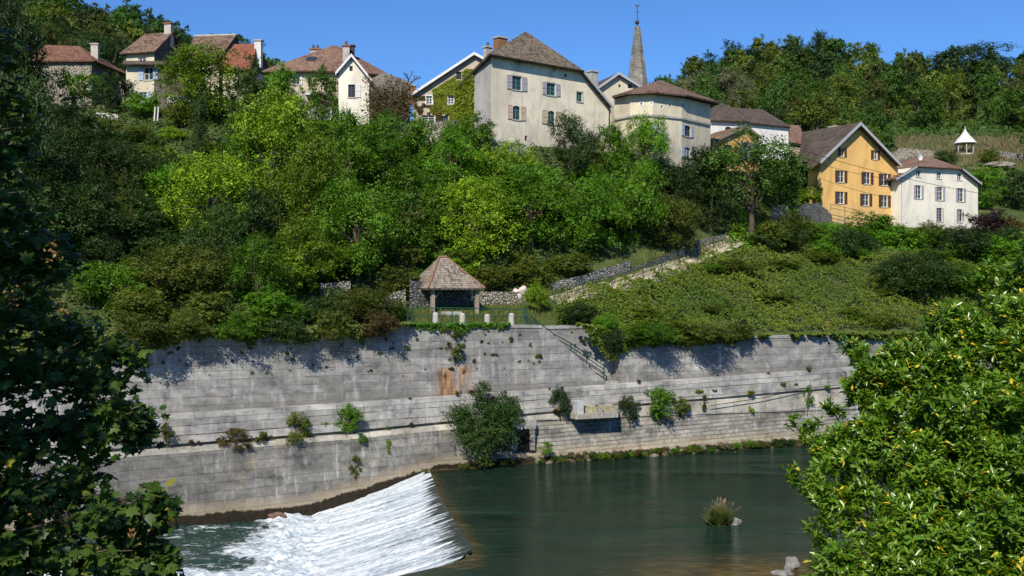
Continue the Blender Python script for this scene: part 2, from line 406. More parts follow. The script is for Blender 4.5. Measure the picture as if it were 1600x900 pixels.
def rubble(name, c1, c2, scale=3.0, dark=(.03, .028, .024), stretch=(1, 1, 1.9)):
    if name in MATS: return MATS[name]
    m, nt, b = newmat(name); co = objco(nt)
    v = N(nt, 'TexVoronoi', Scale=scale, Randomness=.9); v.feature = 'DISTANCE_TO_EDGE'
    vc = N(nt, 'TexVoronoi', Scale=scale, Randomness=.9)
    mp = mapv(nt, co, stretch); L(nt, mp, v.inputs[0]); L(nt, mp, vc.inputs[0])
    f = noisef(nt, co, 1.2, 5, .7)
    base = ramp(nt, vc.outputs['Color'], [(.1, c1), (.9, c2)])
    base = mixc(nt, ramp(nt, f, [(.5, 0.0), (.75, .5)]), base, (.07, .08, .04))
    base = mixc(nt, ramp(nt, v.outputs['Distance'], [(.02, 1.0), (.09, 0.0)]), base, dark)
    L(nt, base, b.inputs['Base Color']); bump(nt, b, ramp(nt, v.outputs['Distance'], [(0, 0.0), (.2, 1.0)]), .9, .12)
    MATS[name] = m; return m

sA, zA0 = wl(209, 651); sB, zB0 = wl(1315, 575)
SL = (zB0 - zA0) / (sB - sA)
Aline0 = zA0 - SL * sA
r0 = wl(676, 600); r1 = wl(742, 600); rz0 = wl(700, 640)[1]; rz1 = wl(700, 560)[1]
M_up = ashlar('ashlar upper', (.25, .245, .235), (.43, .425, .41), 2.6, .56, 0, .013, mortk=.75, rust=(r0[0], r1[0], rz0, rz1), streak=.5, warm=.25, damp=(SL, Aline0))
M_up2 = ashlar('ashlar upper right', (.27, .265, .255), (.43, .425, .41), 2.2, .56, 0, .013, mortk=.7, streak=.5, warm=.2, damp=(SL, Aline0))
M_par = ashlar('ashlar parapet', (.33, .325, .31), (.50, .495, .475), 2.2, .62, SL, .022, streak=.35, warm=.25)
M_cop = ashlar('ashlar coping', (.38, .375, .36), (.5, .49, .47), 1.9, 2.0, SL, .02, streak=.3, warm=.15)
w0 = wl(470, 790, 2)[0]; w1 = wl(690, 722, 2)[0]
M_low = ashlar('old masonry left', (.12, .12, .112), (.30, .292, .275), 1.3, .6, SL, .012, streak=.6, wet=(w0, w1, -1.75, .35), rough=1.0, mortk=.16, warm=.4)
M_low2 = ashlar('old masonry right', (.26, .25, .22), (.48, .46, .41), 0.62, .3, SL, .03, streak=.4, wet=(0, 10, .45, .45), rough=1.0, mortk=.45, warm=.6)
M_band = ashlar('pale band', (.42, .40, .34), (.56, .53, .46), 1.6, 2.0, SL, .02, streak=.3, warm=.4)
M_rub = rubble('rubble pale', (.30, .27, .21), (.5, .46, .37), 3.2)
M_rubgrey = rubble('rubble grey', (.2, .2, .19), (.36, .35, .33), 3.0)
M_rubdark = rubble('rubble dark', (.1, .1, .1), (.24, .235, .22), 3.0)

def loft(name, svals, prof, mat, parent=None):      # prof(s) -> [(off, z)...] closed ring
    me_v = []; me_f = []; n = None
    for s_ in svals:
        pr = prof(s_); n = len(pr); me_v += [(s_, -o, z) for o, z in pr]
    for i in range(len(svals) - 1):
        for j in range(n):
            a = i * n + j; b_ = i * n + (j + 1) % n; me_f.append((a, a + n, b_ + n, b_))
    me_f.append(tuple(range(n))); me_f.append(tuple(range((len(svals) - 1) * n, len(svals) * n))[::-1])
    me = bpy.data.meshes.new(name); me.from_pydata(me_v, [], me_f); me.update(); me.materials.append(mat)
    import bmesh
    bm = bmesh.new(); bm.from_mesh(me); bmesh.ops.recalc_face_normals(bm, faces=bm.faces); bm.to_mesh(me); bm.free()
    o = bpy.data.objects.new(name, me); COL.objects.link(o)
    if parent: o.parent = parent
    else: o.location = WO; o.rotation_euler = (0, 0, ALPHA)
    return o
def wthing(name, label, cat): return thing(name, label, cat, WO, None, ALPHA)
def line(pts, off):
    q = [wl(x, y, off) for x, y in pts]
    sx = [a for a, _ in q]; zz = [c for _, c in q]
    def fn(s):
        if s < sx[0]: return zz[0] + (zz[1] - zz[0]) / (sx[1] - sx[0]) * (s - sx[0])
        if s > sx[-1]: return zz[-1] + (zz[-1] - zz[-2]) / (sx[-1] - sx[-2]) * (s - sx[-1])
        return float(np.interp(s, sx, zz))
    return fn
Aline = line([(209, 651), (550, 629), (840, 609), (1315, 575)], 0)
Bline = line([(227, 698), (550, 673), (840, 645), (1315, 605)], 1.1)
Cline = line([(700, 660), (1077, 646), (1321, 638)], 1.4)
S = lambda px: wl(px, 500)[0]
top = line(list(zip([250, 400, 600, 700, 905], [520, 515, 508, 506, 509])), 0)
topR = line(list(zip([968, 1100, 1320, 1600], [528, 526, 523, 517])), 0)
sS0, sS1 = S(846), S(946); sE = S(968); sL = S(-500); sR = S(2100)
zS1 = Aline(sS1) + .25
def leftTop(s): return top(s) if s <= sS0 else top(sS0) + (zS1 - top(sS0)) * min(1, (s - sS0) / (sS1 - sS0))

T = wthing('retaining_wall', 'tall grey ashlar retaining wall under the pavilion with an orange rust stain and stairs cut in its right end', 'stone wall')
sv = [s for s in np.linspace(sL, sS0, 40)] + list(np.linspace(sS0 + .02, sS1, 6))
loft('wall_face', sv, lambda s: [(.04 * 4, Aline(s) - .6), (0, leftTop(s) - .22 * (s <= sS0)), (-.88, leftTop(s) - .22 * (s <= sS0)), (-.88, Aline(s) - .6)], M_up, T)
loft('coping', [s for s in np.linspace(sL, sS0, 40)], lambda s: [(.07, leftTop(s) - .217), (.07, leftTop(s)), (-.95, leftTop(s)), (-.95, leftTop(s) - .217)], M_cop, T)
T2 = wthing('retaining_wall', 'set back grey ashlar wall behind the green stair railing, in the recess of the stairs', 'stone wall')
loft('wall_face', list(np.linspace(sS0 - 1.2, sE - .004, 8)), lambda s: [(-.9, Aline(s) - .6), (-.93, top(S(900)) - .25), (-2.0, top(S(900)) - .25), (-2.0, Aline(s) - .6)], M_up2, T2)
loft('coping', list(np.linspace(sS0 - 1.2, sE - .004, 8)), lambda s: [(-.86, top(S(900)) - .247), (-.86, top(S(900)) - .03), (-2.05, top(S(900)) - .03), (-2.05, top(S(900)) - .247)], M_cop, T2)
T3 = wthing('retaining_wall', 'tall grey ashlar retaining wall right of the stairs, below the ivy covered bank', 'stone wall')
loft('wall_face', list(np.linspace(sE, sR, 40)), lambda s: [(.16, Aline(s) - .6), (0, topR(s) - .2), (-2.2, topR(s) - .2), (-2.2, Aline(s) - .6)], M_up2, T3)
loft('coping', list(np.linspace(sE, sR, 40)), lambda s: [(.05, topR(s) - .197), (.05, topR(s)), (-2.2, topR(s)), (-2.2, topR(s) - .197)], M_cop, T3)

T4 = wthing('embankment_wall', 'long river embankment wall of weathered grey stone with a sloping ledge, foot in the water', 'stone wall')
svl = list(np.linspace(sL, sR, 90))
def rag(s, k, a=.04): return a * noise.noise(V((s * .9, k, 0)))
loft('walkway', svl, lambda s: [(-1.5, Aline(s) - .7), (-1.5, Aline(s) + .03), (.25, Aline(s) + .03), (.25, Aline(s) - .7)], M_par, T4)
loft('parapet', svl, lambda s: [(.25, Aline(s) - .25), (.25, Aline(s) + .05), (1.08, Aline(s) + .05), (1.1, Aline(s)), (1.1, Aline(s) - .7 * (Aline(s) - Bline(s))), (.25, Aline(s) - .7 * (Aline(s) - Bline(s)))], M_par, T4)
loft('coping', svl, lambda s: [(.22, Aline(s) - .02), (.22, Aline(s) + .075), (1.125 + rag(s, 1, .02), Aline(s) + .075), (1.125 + rag(s, 1, .02), Aline(s) - .24 + rag(s, 9, .02)), (1.104, Aline(s) - .24), (1.104, Aline(s) - .02)], M_cop, T4)
loft('string_course', svl, lambda s: [(.3, Aline(s) - .7 * (Aline(s) - Bline(s)) - .003), (1.26, Aline(s) - .7 * (Aline(s) - Bline(s)) - .003), (1.28 + rag(s, 3), Bline(s) + .05 + rag(s, 2)), (.3, Bline(s) + .05)], M_par, T4)
sM = S(745)
loft('ledge', [s for s in svl if s < sM] + [sM], lambda s: [(.3, Bline(s) + .046), (.9, Bline(s) + .046), (.9, Bline(s) - .16), (1.62, Bline(s) - .2 + rag(s, 4)), (1.66, Bline(s) - .5 + rag(s, 4)), (.3, Bline(s) - .5)], M_band, T4)
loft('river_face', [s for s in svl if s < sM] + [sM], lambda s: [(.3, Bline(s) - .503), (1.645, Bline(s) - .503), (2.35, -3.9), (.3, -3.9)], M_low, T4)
sr = [sM + .003] + [s for s in svl if s > sM]
loft('ledge', sr, lambda s: [(.3, Bline(s) + .046), (.95, Bline(s) + .046), (1.0, Bline(s) - .14), (1.28, Bline(s) - .16), (1.3, min(Cline(s), Bline(s) - .3)), (.3, min(Cline(s), Bline(s) - .3))], M_band, T4)
loft('lower_ledge', sr, lambda s: [(.3, min(Cline(s), Bline(s) - .3) - .003), (1.38, min(Cline(s), Bline(s) - .3) - .003), (1.38, min(Cline(s), Bline(s) - .3) - .1), (1.24, min(Cline(s), Bline(s) - .3) - .16), (.3, min(Cline(s), Bline(s) - .3) - .16)], M_par, T4)
lowsv = np.arange(sr[0], sr[-1], .45)
loft('river_face', list(lowsv), lambda s: [(.3, min(Cline(s), Bline(s) - .3) - .163), (1.3, min(Cline(s), Bline(s) - .3) - .163), (1.45 + rag(s, 5, .1), 1.6), (1.7 + rag(s * 2, 6, .25), .8), (2.0 + rag(s * 2, 7, .4), .25), (2.5 + rag(s, 8, .5), -.6), (2.6, -4), (.3, -4)], M_low2, T4)

# water outlet in the wall (dark opening behind the fallen branches, px 812)
def wbox(mb, px0, px1, py0, py1, o0, o1):
    s0, z1 = wl(px0, py0, o1); s1, z0 = wl(px1, py1, o1); s1 = wl(px1, py0, o1)[0]
    mb.box8([ww(s0, o1, z0), ww(s1, o1, z0), ww(s1, o0, z0), ww(s0, o0, z0), ww(s0, o1, z1), ww(s1, o1, z1), ww(s1, o0, z1), ww(s0, o0, z1)]); return mb
black = plain('void shade and cable black', (.012, .012, .012), .9, .1, .1)
t = thing('water_outlet', 'dark culvert opening with a pale stone lintel, right of the large bush at the waterline', 'culvert', ww(*[wl(818, 690, 1.6)[0], 1.6, 0]))
wbox(MB(), 808, 828, 670, 704, 1.0, 1.9).build('opening', black, t)  # solid black box, the shade inside the outlet is painted
wbox(MB(), 800, 838, 658, 669.5, 1.0, 2.0).build('lintel', M_cop, t)
wbox(MB(), 800, 807.8, 669.8, 704, 1.0, 2.0).build('jamb', M_low2, t)
wbox(MB(), 828.2, 836, 669.8, 704, 1.0, 2.0).build('jamb', M_low2, t)

# projecting stone platform on brackets
M_blk = plain('platform stone', (.3, .29, .25), .9, .2, .35, 4)
t = thing('stone_platform', 'stone platform on brackets jutting from the embankment wall above the river', 'platform', ww(wl(935, 650, 1.4)[0], 1.4, wl(935, 650, 1.4)[1]))
wbox(MB(), 900, 966, 648, 652, .9, 2.6).build('slab', M_blk, t)
wbox(MB(), 902, 912, 627, 647.8, 1.2, 2.2).build('block', plain('block pale', (.42, .43, .44), .85, .2, .2, 5), t)
wbox(MB(), 915, 966, 636.5, 647.7, 1.3, 1.9).build('curb', plain('curb mossy', (.3, .28, .17), .9, .2, .4, 4), t)
for px in (938, 962):
    wbox(MB(), px, px + 4, 634, 647.8, 1.95, 2.35).build('bracket', M_blk, t)
# loose cable hanging along the wall
pts = [ww(wl(x, y, 1.6)[0], 1.6, wl(x, y, 1.6)[1]) for x, y in ((1110, 634), (1150, 628), (1190, 622), (1230, 613), (1262, 606))]
tag(MB().tube(pts, .03, 5).build('cable', black), 'thin black cable drooping along the pale band of the embankment wall', 'cable')

# stairs
SZ0 = top(sS0); nst = 22
t = wthing('stone_stairs', 'flight of worn stone steps running down beside the ashlar wall to the walkway', 'stairs')
for k in range(1):
    vs = []; prof = []
    x = sS0
    for i in range(nst):
        z = SZ0 - (SZ0 - zS1) * (i + 1) / nst
        prof += [(sS0 + (sS1 - sS0) * i / nst, z), (sS0 + (sS1 - sS0) * (i + 1) / nst, z)]
    prof += [(sE - .02, zS1), (sE - .02, Aline(sE) - .5), (sS0, Aline(sS0) - .5)]
    prof2 = prof
    mb = MB(); n = len(prof2)
    for o in (-.05, -.88): mb.v += [V((a, -o, z)) for a, z in prof2]
    for i in range(n): j = (i + 1) % n; mb.f.append((i, j, j + n, i + n))
    mb.f.append(tuple(range(n))[::-1]); mb.f.append(tuple(range(n, 2 * n)))
    me = bpy.data.meshes.new('steps'); me.from_pydata([tuple(v) for v in mb.v], [], mb.f); me.materials.append(M_cop)
    o = bpy.data.objects.new('steps', me); COL.objects.link(o); o.parent = t

# green railings
M_rail = plain('green rail paint', (.012, .06, .05), .5, .4, .3, 8)
def railing(label, base, hgt, postidx, rails=(1.0, .5), rad=.03, group=None, extra=None):
    base = [V(p) for p in base]
    t = thing('railing', label, 'railing', base[0], group)
    for k in rails: MB().tube([p + V((0, 0, hgt * k)) for p in base], rad, 5).build('rail', M_rail, t)
    for i in postidx: MB().tube([base[i], base[i] + V((0, 0, hgt + .02))], rad * 1.2, 5).build('post', M_rail, t)
    return t
def wp(px, py, off): s_, z = wl(px, py, off); return ww(s_, off, z)
railing('green metal railing descending along the stone stairs to the walkway',
        [wp(x, y, -.1) for x, y in ((819, 503), (840, 519), (866, 539), (892, 553), (917, 570), (944, 588))], .82, range(6), (1, .66, .33), .042)
tb = [V((p.x, p.y, p.z)) for p in [ww(wl(x, 500)[0], -.55, top(wl(x, 500)[0]) + .02) for x in (641, 648, 679, 711, 744, 776, 800, 828)]]
railing('green metal railing along the wall top in front of the pavilion', tb, 1.15, range(8), (1, .5), .035)

# ------------------------------------------------------------------ leaf materials and vegetation prototypes
LM = {
 'yg': leafmat('leaf yellow green', (.07, .15, .007), (.20, .32, .012), (.34, .34, .02)),
 'bg': leafmat('leaf bright green', (.035, .125, .005), (.12, .25, .012), (.21, .29, .015)),
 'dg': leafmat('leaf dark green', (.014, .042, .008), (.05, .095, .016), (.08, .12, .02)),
 'ol': leafmat('leaf olive', (.05, .085, .01), (.13, .16, .02), (.2, .15, .03)),
 'rb': leafmat('leaf brownish', (.05, .045, .012), (.13, .09, .03), (.16, .07, .03)),
 'pu': leafmat('leaf purple', (.015, .006, .01), (.05, .018, .028), trans=.1),
 'cr': leafmat('leaf cream blossom', (.10, .13, .05), (.30, .31, .17), (.38, .38, .25)),
 'lo': leafmat('leaf locust', (.022, .065, .008), (.07, .145, .014), (.12, .18, .02)),
 'h1': leafmat('hill green', (.026, .08, .010), (.08, .165, .02), (.1, .13, .03), objvar=.3),
 'h2': leafmat('hill yellow green', (.06, .11, .012), (.15, .19, .022), (.15, .15, .03), objvar=.3),
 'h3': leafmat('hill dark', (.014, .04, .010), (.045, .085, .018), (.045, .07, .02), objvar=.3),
 'h4': leafmat('hill bronze', (.04, .06, .012), (.10, .11, .022), (.13, .1, .03), objvar=.3),
 'iv': leafmat('ivy leaf', (.04, .10, .006), (.16, .20, .018), (.2, .14, .03), objvar=0),
 'ib': leafmat('ivy bright leaf', (.11, .16, .008), (.24, .28, .015), objvar=0),
 'gr': leafmat('grass blade', (.07, .12, .02), (.2, .22, .06), (.34, .27, .14), objvar=.1),
 'dry': leafmat('dry grass', (.16, .11, .06), (.36, .28, .17), objvar=.1),
}
def crown_pts(nl, n, seed, shape='round', inner=.12):
    g = np.random.default_rng(seed); cs = []; rs = []
    for i in range(nl):
        for _ in range(30):
            p = g.uniform(-1, 1, 3)
            if shape == 'column': ok = p[0] ** 2 + p[1] ** 2 < .9
            else: ok = (p ** 2).sum() < 1 and (p ** 2).sum() > .12
            if ok: break
        r = g.uniform(.11, .2)
        if shape == 'round': c = np.array([p[0] * (.5 - r), p[1] * (.5 - r), .56 + p[2] * (.44 - r)])
        elif shape == 'bushy':
            r = g.uniform(.07, .20); hz = .5 + p[2] * .46; k_ = (1.12 - .55 * abs(hz - .42)) * (1.1 if i % 5 == 0 else .9); c = np.array([p[0] * (.54 - r) * k_, p[1] * (.54 - r) * k_, min(hz, 1.0 - r * .6)])
        elif shape == 'shrub': c = np.array([p[0] * (.5 - r), p[1] * (.5 - r), .42 + p[2] * (.5 - r) * .85 + .04])
        elif shape == 'column': c = np.array([p[0] * .28 * (1 - .3 * p[2]), p[1] * .28 * (1 - .3 * p[2]), .5 + p[2] * (.5 - r)])
        elif shape == 'sparse':
            r *= .75; c = np.array([p[0] * (.5 - r), p[1] * (.5 - r), .62 + p[2] * (.38 - r)])
        elif shape == 'conifer':
            z = (i + .5) / nl; k = (1 - z) * .4; a = g.uniform(0, 6.28); r = .05 + .1 * (1 - z); c = np.array([k * math.cos(a), k * math.sin(a), .1 + z * .85])
        cs.append(c); rs.append(r)
    cs = np.array(cs); rs = np.array(rs)
    per = 13; ns = n // per; w = rs ** 2; idx = g.choice(nl, ns, p=w / w.sum())
    d = g.normal(size=(ns, 3)); d[:, 2] += .3; d /= np.linalg.norm(d, axis=1, keepdims=True)
    ln = rs[idx] * g.uniform(.75, 1.35, ns); t = g.uniform(.42, 1.0, (ns, per)); sq = np.array([1, 1, .85])
    pos = cs[idx][:, None] + d[:, None] * (ln[:, None] * t)[..., None] * sq + g.normal(size=(ns, per, 3)) * .017
    pos[..., 2] -= (t ** 2) * .02 * g.random((ns, 1))
    nrm = d[:, None] * .55 + g.normal(size=(ns, 1, 3)) * .35 + g.normal(size=(ns, per, 3)) * .35 + np.array([0, 0, .45])
    lt = g.random(nl); tint = np.clip(.4 * lt[idx][:, None] + .3 * g.random((ns, 1)) + .3 * g.random((ns, per)), 0, .955)
    tint[g.random((ns, per)) < .025] = 1.0
    pos = pos.reshape(-1, 3); nrm = nrm.reshape(-1, 3); tint = tint.ravel()
    return pos, nrm, tint, cs, rs
def trunkmesh(name, cs, seed, mat, thick=.022, base=-.12, forks=9, rootx=0.0):
    g = np.random.default_rng(seed); mb = MB()
    top_ = V((0.02, 0, .55)); pts = [V((rootx, 0, base)), V((rootx * .6 + .01, .01, .15)), V((-.01, .01, .35)), top_]
    mb.tube(pts, [thick * 1.4, thick, thick * .8, thick * .45], 7)
    for c in cs[g.permutation(len(cs))[:forks]]:
        c = V(c); a = pts[1].lerp(top_, g.uniform(.1, .9)); mid = a.lerp(c, .5) + V((0, 0, .03))
        mb.tube([a, mid, c], [thick * .5, thick * .3, thick * .1], 5)
    me = bpy.data.meshes.new(name); me.from_pydata([tuple(v) for v in mb.v], [], mb.f); me.materials.append(mat); me.update()
    return me
PROTO = {}
def proto(kind, shape, size, var):
    key = (kind, shape, size, var)
    if key in PROTO: return PROTO[key]
    sd = hash((shape, size, var)) % 10000 if False else (sum(map(ord, shape)) * 7 + {'big': 1, 'mid': 2, 'small': 3}[size] * 31 + var * 101 + sum(map(ord, kind)))
    nl, n, ls = {'big': (46, 17000, .022), 'mid': (30, 8500, .031), 'small': (18, 3600, .047)}[size]
    if shape == 'sparse': n = int(n * .5); nl = int(nl * 1.1)
    pos, nrm, tint, cs, rs = crown_pts(nl, n, sd, shape)
    g = np.random.default_rng(sd + 1)
    me = leafmesh('crown', pos, nrm, ls * g.uniform(.7, 1.35, len(pos)), tint, LM[kind])
    tm = trunkmesh('trunk', cs, sd, bark, forks=7 if size != 'big' else 14)
    PROTO[key] = (me, tm); return PROTO[key]
def plant(name, p, W, H, kind, label, cat, shape='round', size='mid', var=None, group=None, depth=1.0, trunk=True):
    if var is None: var = random.randrange(3)
    me, tm = proto(kind, shape, size, var)
    t = thing(name, label, cat, p, group, random.uniform(0, 6.28) if depth == 1 else random.choice((0, math.pi)) + random.uniform(-.3, .3) + ALPHA)
    t.scale = (W, W * depth, H)
    addobj('crown' if name != 'shrub' else 'foliage', me, t)
    if trunk: addobj('trunk' if name != 'shrub' else 'stem', tm, t)
    return t
def pxtree(px, py, w, h, kind, label, name='tree', cat='tree', shape='round', size='big', d=None, group=None, sink=.3, var=None, depth=1.0, trunk=True):
    g = G(px, py) if d is None else P(px, py, d)
    d = g.y; W = w / F * d; H = h / F * d
    return plant(name, g - V((0, 0, sink)), W, H + sink, kind, label, cat, shape, size, var, group, depth, trunk and 'leaning' not in label and 'over the wall' not in label)

# ------------------------------------------------------------------ buildings
class Fac:
    def __init__(s, px0, d0, yaw):
        a = R(yaw); s.A = V(((px0 - 800) / F * d0, d0, 0)); s.u = V((math.cos(a), math.sin(a), 0)); s.n = V((math.sin(a), -math.cos(a), 0))
    def w(s, u, z, off=0.0): p = s.A + s.u * u + s.n * off; return V((p.x, p.y, z))
    def uz(s, px, py, off=0.0):
        A = s.A + s.n * off; r = V(((px - 800) / F, 1, (450 - py) / F)); t = A.dot(s.n) / r.dot(s.n); p = r * t
        return (p - A).dot(s.u), CZ + p.z
    def pt(s, px, py, off=0.0): u, z = s.uz(px, py, off); return s.w(u, z, off)

def facade(mb, f, poly, holes, depth=.22, off=0.0):
    """wall sheet in (u,z) with real openings and reveals"""
    loops = [[V((u, z, 0)) for u, z in poly]] + [[V((u, z, 0)) for u, z in h] for h in holes]
    flat = [p for l in loops for p in l]; i = len(mb.v)
    mb.v += [f.w(p.x, p.y, off) for p in flat]
    for t in tessellate_polygon(loops): mb.f.append(tuple(i + k for k in t))
    for h in holes:
        m = len(h)
        for k in range(m):
            a, b_ = h[k], h[(k + 1) % m]
            mb.poly([f.w(*a, off), f.w(*b_, off), f.w(*b_, off - depth), f.w(*a, off - depth)])

M_glass = plain('window glass', (.03, .04, .05), .12, .5, .3, 1)
M_white = plain('white paint', (.62, .62, .6), .6, .3, .1, 6)
M_teal = plain('teal paint', (.07, .22, .21), .6, .3, .25, 6)
M_grshut = plain('grey shutter', (.34, .33, .37), .7, .2, .2, 6)
M_pkshut = plain('pinkish shutter', (.5, .38, .31), .7, .2, .2, 6)
M_beshut = plain('beige shutter', (.46, .40, .27), .7, .2, .15, 6)
M_blshut = plain('pale blue shutter', (.33, .43, .56), .7, .2, .15, 6)
M_brshut = plain('brown shutter', (.075, .042, .03), .6, .3, .2, 6)
M_stone = plain('window stone', (.42, .39, .33), .9, .2, .2, 5)
M_wood = plain('weathered wood', (.17, .14, .11), .9, .2, .35, 7)
M_dwood = plain('dark wood', (.045, .035, .028), .9, .2, .3, 7)
M_zinc = plain('zinc trim', (.36, .38, .40), .55, .4, .15, 4)
M_brick = plain('chimney brick', (.22, .11, .06), .9, .2, .35, 6)
M_cem = plain('cement render', (.36, .34, .31), .9, .2, .25, 3)

def window(f, parent, hole, frame=M_white, arch=False, sh=None, shw=.5, surround=None, sides=(1, 1), bars=2, rec=.16, sill=True):
    us = [p[0] for p in hole]; zs = [p[1] for p in hole]; u0, u1, z0, z1 = min(us), max(us), min(zs), max(zs)
    t = .06; mb = MB()
    mb.fbox(f, u0, u0 + t, z0, z1, -rec, -rec + .05).fbox(f, u1 - t, u1, z0, z1, -rec, -rec + .05)
    mb.fbox(f, u0 + t, u1 - t, z0, z0 + t, -rec, -rec + .05).fbox(f, u0 + t, u1 - t, z1 - t - (.08 if arch else 0), z1, -rec, -rec + .05)
    uc = (u0 + u1) / 2
    if u1 - u0 > .55: mb.fbox(f, uc - .035, uc + .035, z0 + t, z1 - t, -rec, -rec + .045)
    for k in range(1, bars + 1):
        zz = z0 + (z1 - z0) * k / (bars + 1); mb.fbox(f, u0 + t, u1 - t, zz - .02, zz + .02, -rec, -rec + .04)
    w = mb.build('window', frame, parent)
    MB().poly([f.w(u0, z0, -rec - .01), f.w(u1, z0, -rec - .01), f.w(u1, z1, -rec - .01), f.w(u0, z1, -rec - .01)]).build('pane', M_glass, w)
    if sill: MB().fbox(f, u0 - .1, u1 + .1, z0 - .1, z0 - .003, -.1, .07).build('sill', M_stone, w)
    if surround is not None:
        mb = MB(); mb.fbox(f, u0 - .14, u0 - .003, z0, z1 + .14, -.05, .025).fbox(f, u1 + .003, u1 + .14, z0, z1 + .14, -.05, .025).fbox(f, u0 - .002, u1 + .002, z1 + .003, z1 + .14, -.05, .024)
        mb.build('surround', surround, w)
    if sh is not None:
        for side in (0, 1):
            if not sides[side]: continue
            a = (u0 - shw - .03) if side == 0 else (u1 + .03); mb = MB(); b_ = a + shw; e = .05
            mb.fbox(f, a, a + e, z0, z1, .03, .085).fbox(f, b_ - e, b_, z0, z1, .03, .085)
            for zz in (z0, (z0 + z1) / 2 - .03, z1 - .07): mb.fbox(f, a + e, b_ - e, zz, zz + .07, .03, .085)
            ns = 9
            for k in range(ns):
                zc = z0 + .07 + (z1 - z0 - .14) * (k + .5) / ns; hh = (z1 - z0) / ns * .36
                mb.box8([f.w(a + e, zc - hh, .075), f.w(b_ - e, zc - hh, .075), f.w(b_ - e, zc - hh, .05), f.w(a + e, zc - hh, .05),
                         f.w(a + e, zc + hh, .055), f.w(b_ - e, zc + hh, .055), f.w(b_ - e, zc + hh, .03), f.w(a + e, zc + hh, .03)])
            mb.build('shutter', sh, w)
    return w

def hole_px(f, x0, y0, x1, y1, arch=False):
    """opening from the pixel box of its middle; straightened on the facade"""
    xc, yc = (x0 + x1) / 2, (y0 + y1) / 2
    ua, _ = f.uz(x0, yc); ub, _ = f.uz(x1, yc); _, za = f.uz(xc, y1); _, zb = f.uz(xc, y0)
    if arch:
        pts = [(ua, za), (ub, za)]; r = (ub - ua) / 2; hh = min(.35, (zb - za) * .25)
        for k in range(7): a = math.pi * k / 6; pts.append(((ua + ub) / 2 + r * math.cos(a), zb - hh + hh * math.sin(a)))
        return pts
    return [(ua, za), (ub, za), (ub, zb), (ua, zb)]

def body(f, T, top_px, zb, depth, holes, mat, name='wall', backs=None, skew=0.0, back_top=None):
    """top_px: pixels left to right of the wall's upper outline; zb: bottom height"""
    tp = [f.uz(x, y) for x, y in top_px]
    poly = [(tp[0][0], zb), (tp[-1][0], zb)] + tp[::-1]
    # tessellate wants a simple loop: bottom left, bottom right, then top right..top left
    mb = MB(); facade(mb, f, poly, holes)
    fr = [f.w(u, z) for u, z in poly]; bk = [f.w(u, z, -depth) for u, z in poly]
    if backs:
        for k, b_ in backs.items(): bk[k] = b_
    n = len(fr)
    for i in range(n):
        j = (i + 1) % n; a, b_, c, d = fr[i], fr[j], bk[j], bk[i]
        mb.poly([b_, a, d]); mb.poly([b_, d, c])
    mb.poly(bk[::-1]) if not backs else None
    return mb.build(name, mat, T)

def solid_roof(polys, T, mat, th=.16, name='roof'):
    mb = MB(); 
    for p in polys:
        if len(p) == 3: mb.poly(p)
        else: mb.poly(p[:3]); mb.poly([p[0], p[2], p[3]])
    # merge shared points so the shell is one skin
    import bmesh
    o = mb.build(name, mat, T); bm = bmesh.new(); bm.from_mesh(o.data); bmesh.ops.remove_doubles(bm, verts=bm.verts, dist=.02)
    bmesh.ops.recalc_face_normals(bm, faces=bm.faces)
    up = sum(f_.normal.z * f_.calc_area() for f_ in bm.faces)
    if up < 0: bmesh.ops.reverse_faces(bm, faces=bm.faces)
    bm.to_mesh(o.data); bm.free()
    m = o.modifiers.new('Solidify', 'SOLIDIFY'); m.thickness = th; m.offset = -1
    return o

def gable_roof(f, T, eL, ap, eR, depth, mat, over=.5, verge=None, th=.16):
    """ridge runs away from the viewer: the pixels are on the front (verge) plane"""
    a, b_, c = f.pt(*eL, over), f.pt(*ap, over), f.pt(*eR, over); D = -f.n * (depth + over + .3)
    solid_roof([[a, b_, b_ + D, a + D], [b_, c, c + D, b_ + D]], T, mat, th)
    if verge:
        mb = MB()
        for p, q in ((a, b_), (b_, c)):
            e = f.n * .06; dz = V((0, 0, .28)); up = V((0, 0, .03)); mb.box8([p - dz + e, q - dz + e, q - dz + f.n * .012, p - dz + f.n * .012, p + up + e, q + up + e, q + up + f.n * .012, p + up + f.n * .012])
        mb.build('verge_board', verge, T)
def half_hip(f, T, eL, hL, hR, eR, ap, k, depth, mat, over=.5, verge=None, drop=0.0, apx=None):
    a, h1, h2, c = [f.pt(*q, over) for q in (eL, hL, hR, eR)]; A_ = f.pt(*ap, -k); D = -f.n * (depth + over)
    rb_ = A_ + D * .8
    polys = [[h1, h2, A_], [a, h1, A_, rb_], [a, rb_, a + D], [h2, c, c + D, rb_], [h2, rb_, A_]]
    solid_roof(polys, T, mat)
    if verge:
        for p, q in ((a, h1), (h2, c)):
            e = f.n * .06; dz = V((0, 0, .26)); MB().box8([p - dz + e, q - dz + e, q - dz + f.n * .012, p - dz + f.n * .012, p + e, q + e, q + f.n * .012, p + f.n * .012]).build('verge_board', verge, T)
def hip_roof(f, T, eL, eR, rL, rR, k, mat, over=.45, name='roof', th=.16):
    """ridge parallel to the facade, ridge pixels on the plane k behind it"""
    a, b_ = f.pt(*eL, over), f.pt(*eR, over); r1_, r2_ = f.pt(*rL, -k), f.pt(*rR, -k); D = -f.n * (2 * k + 2 * over)
    return solid_roof([[a, b_, r2_, r1_], [b_, b_ + D, r2_], [a + D, a, r1_], [b_ + D, a + D, r1_, r2_]], T, mat, th, name)
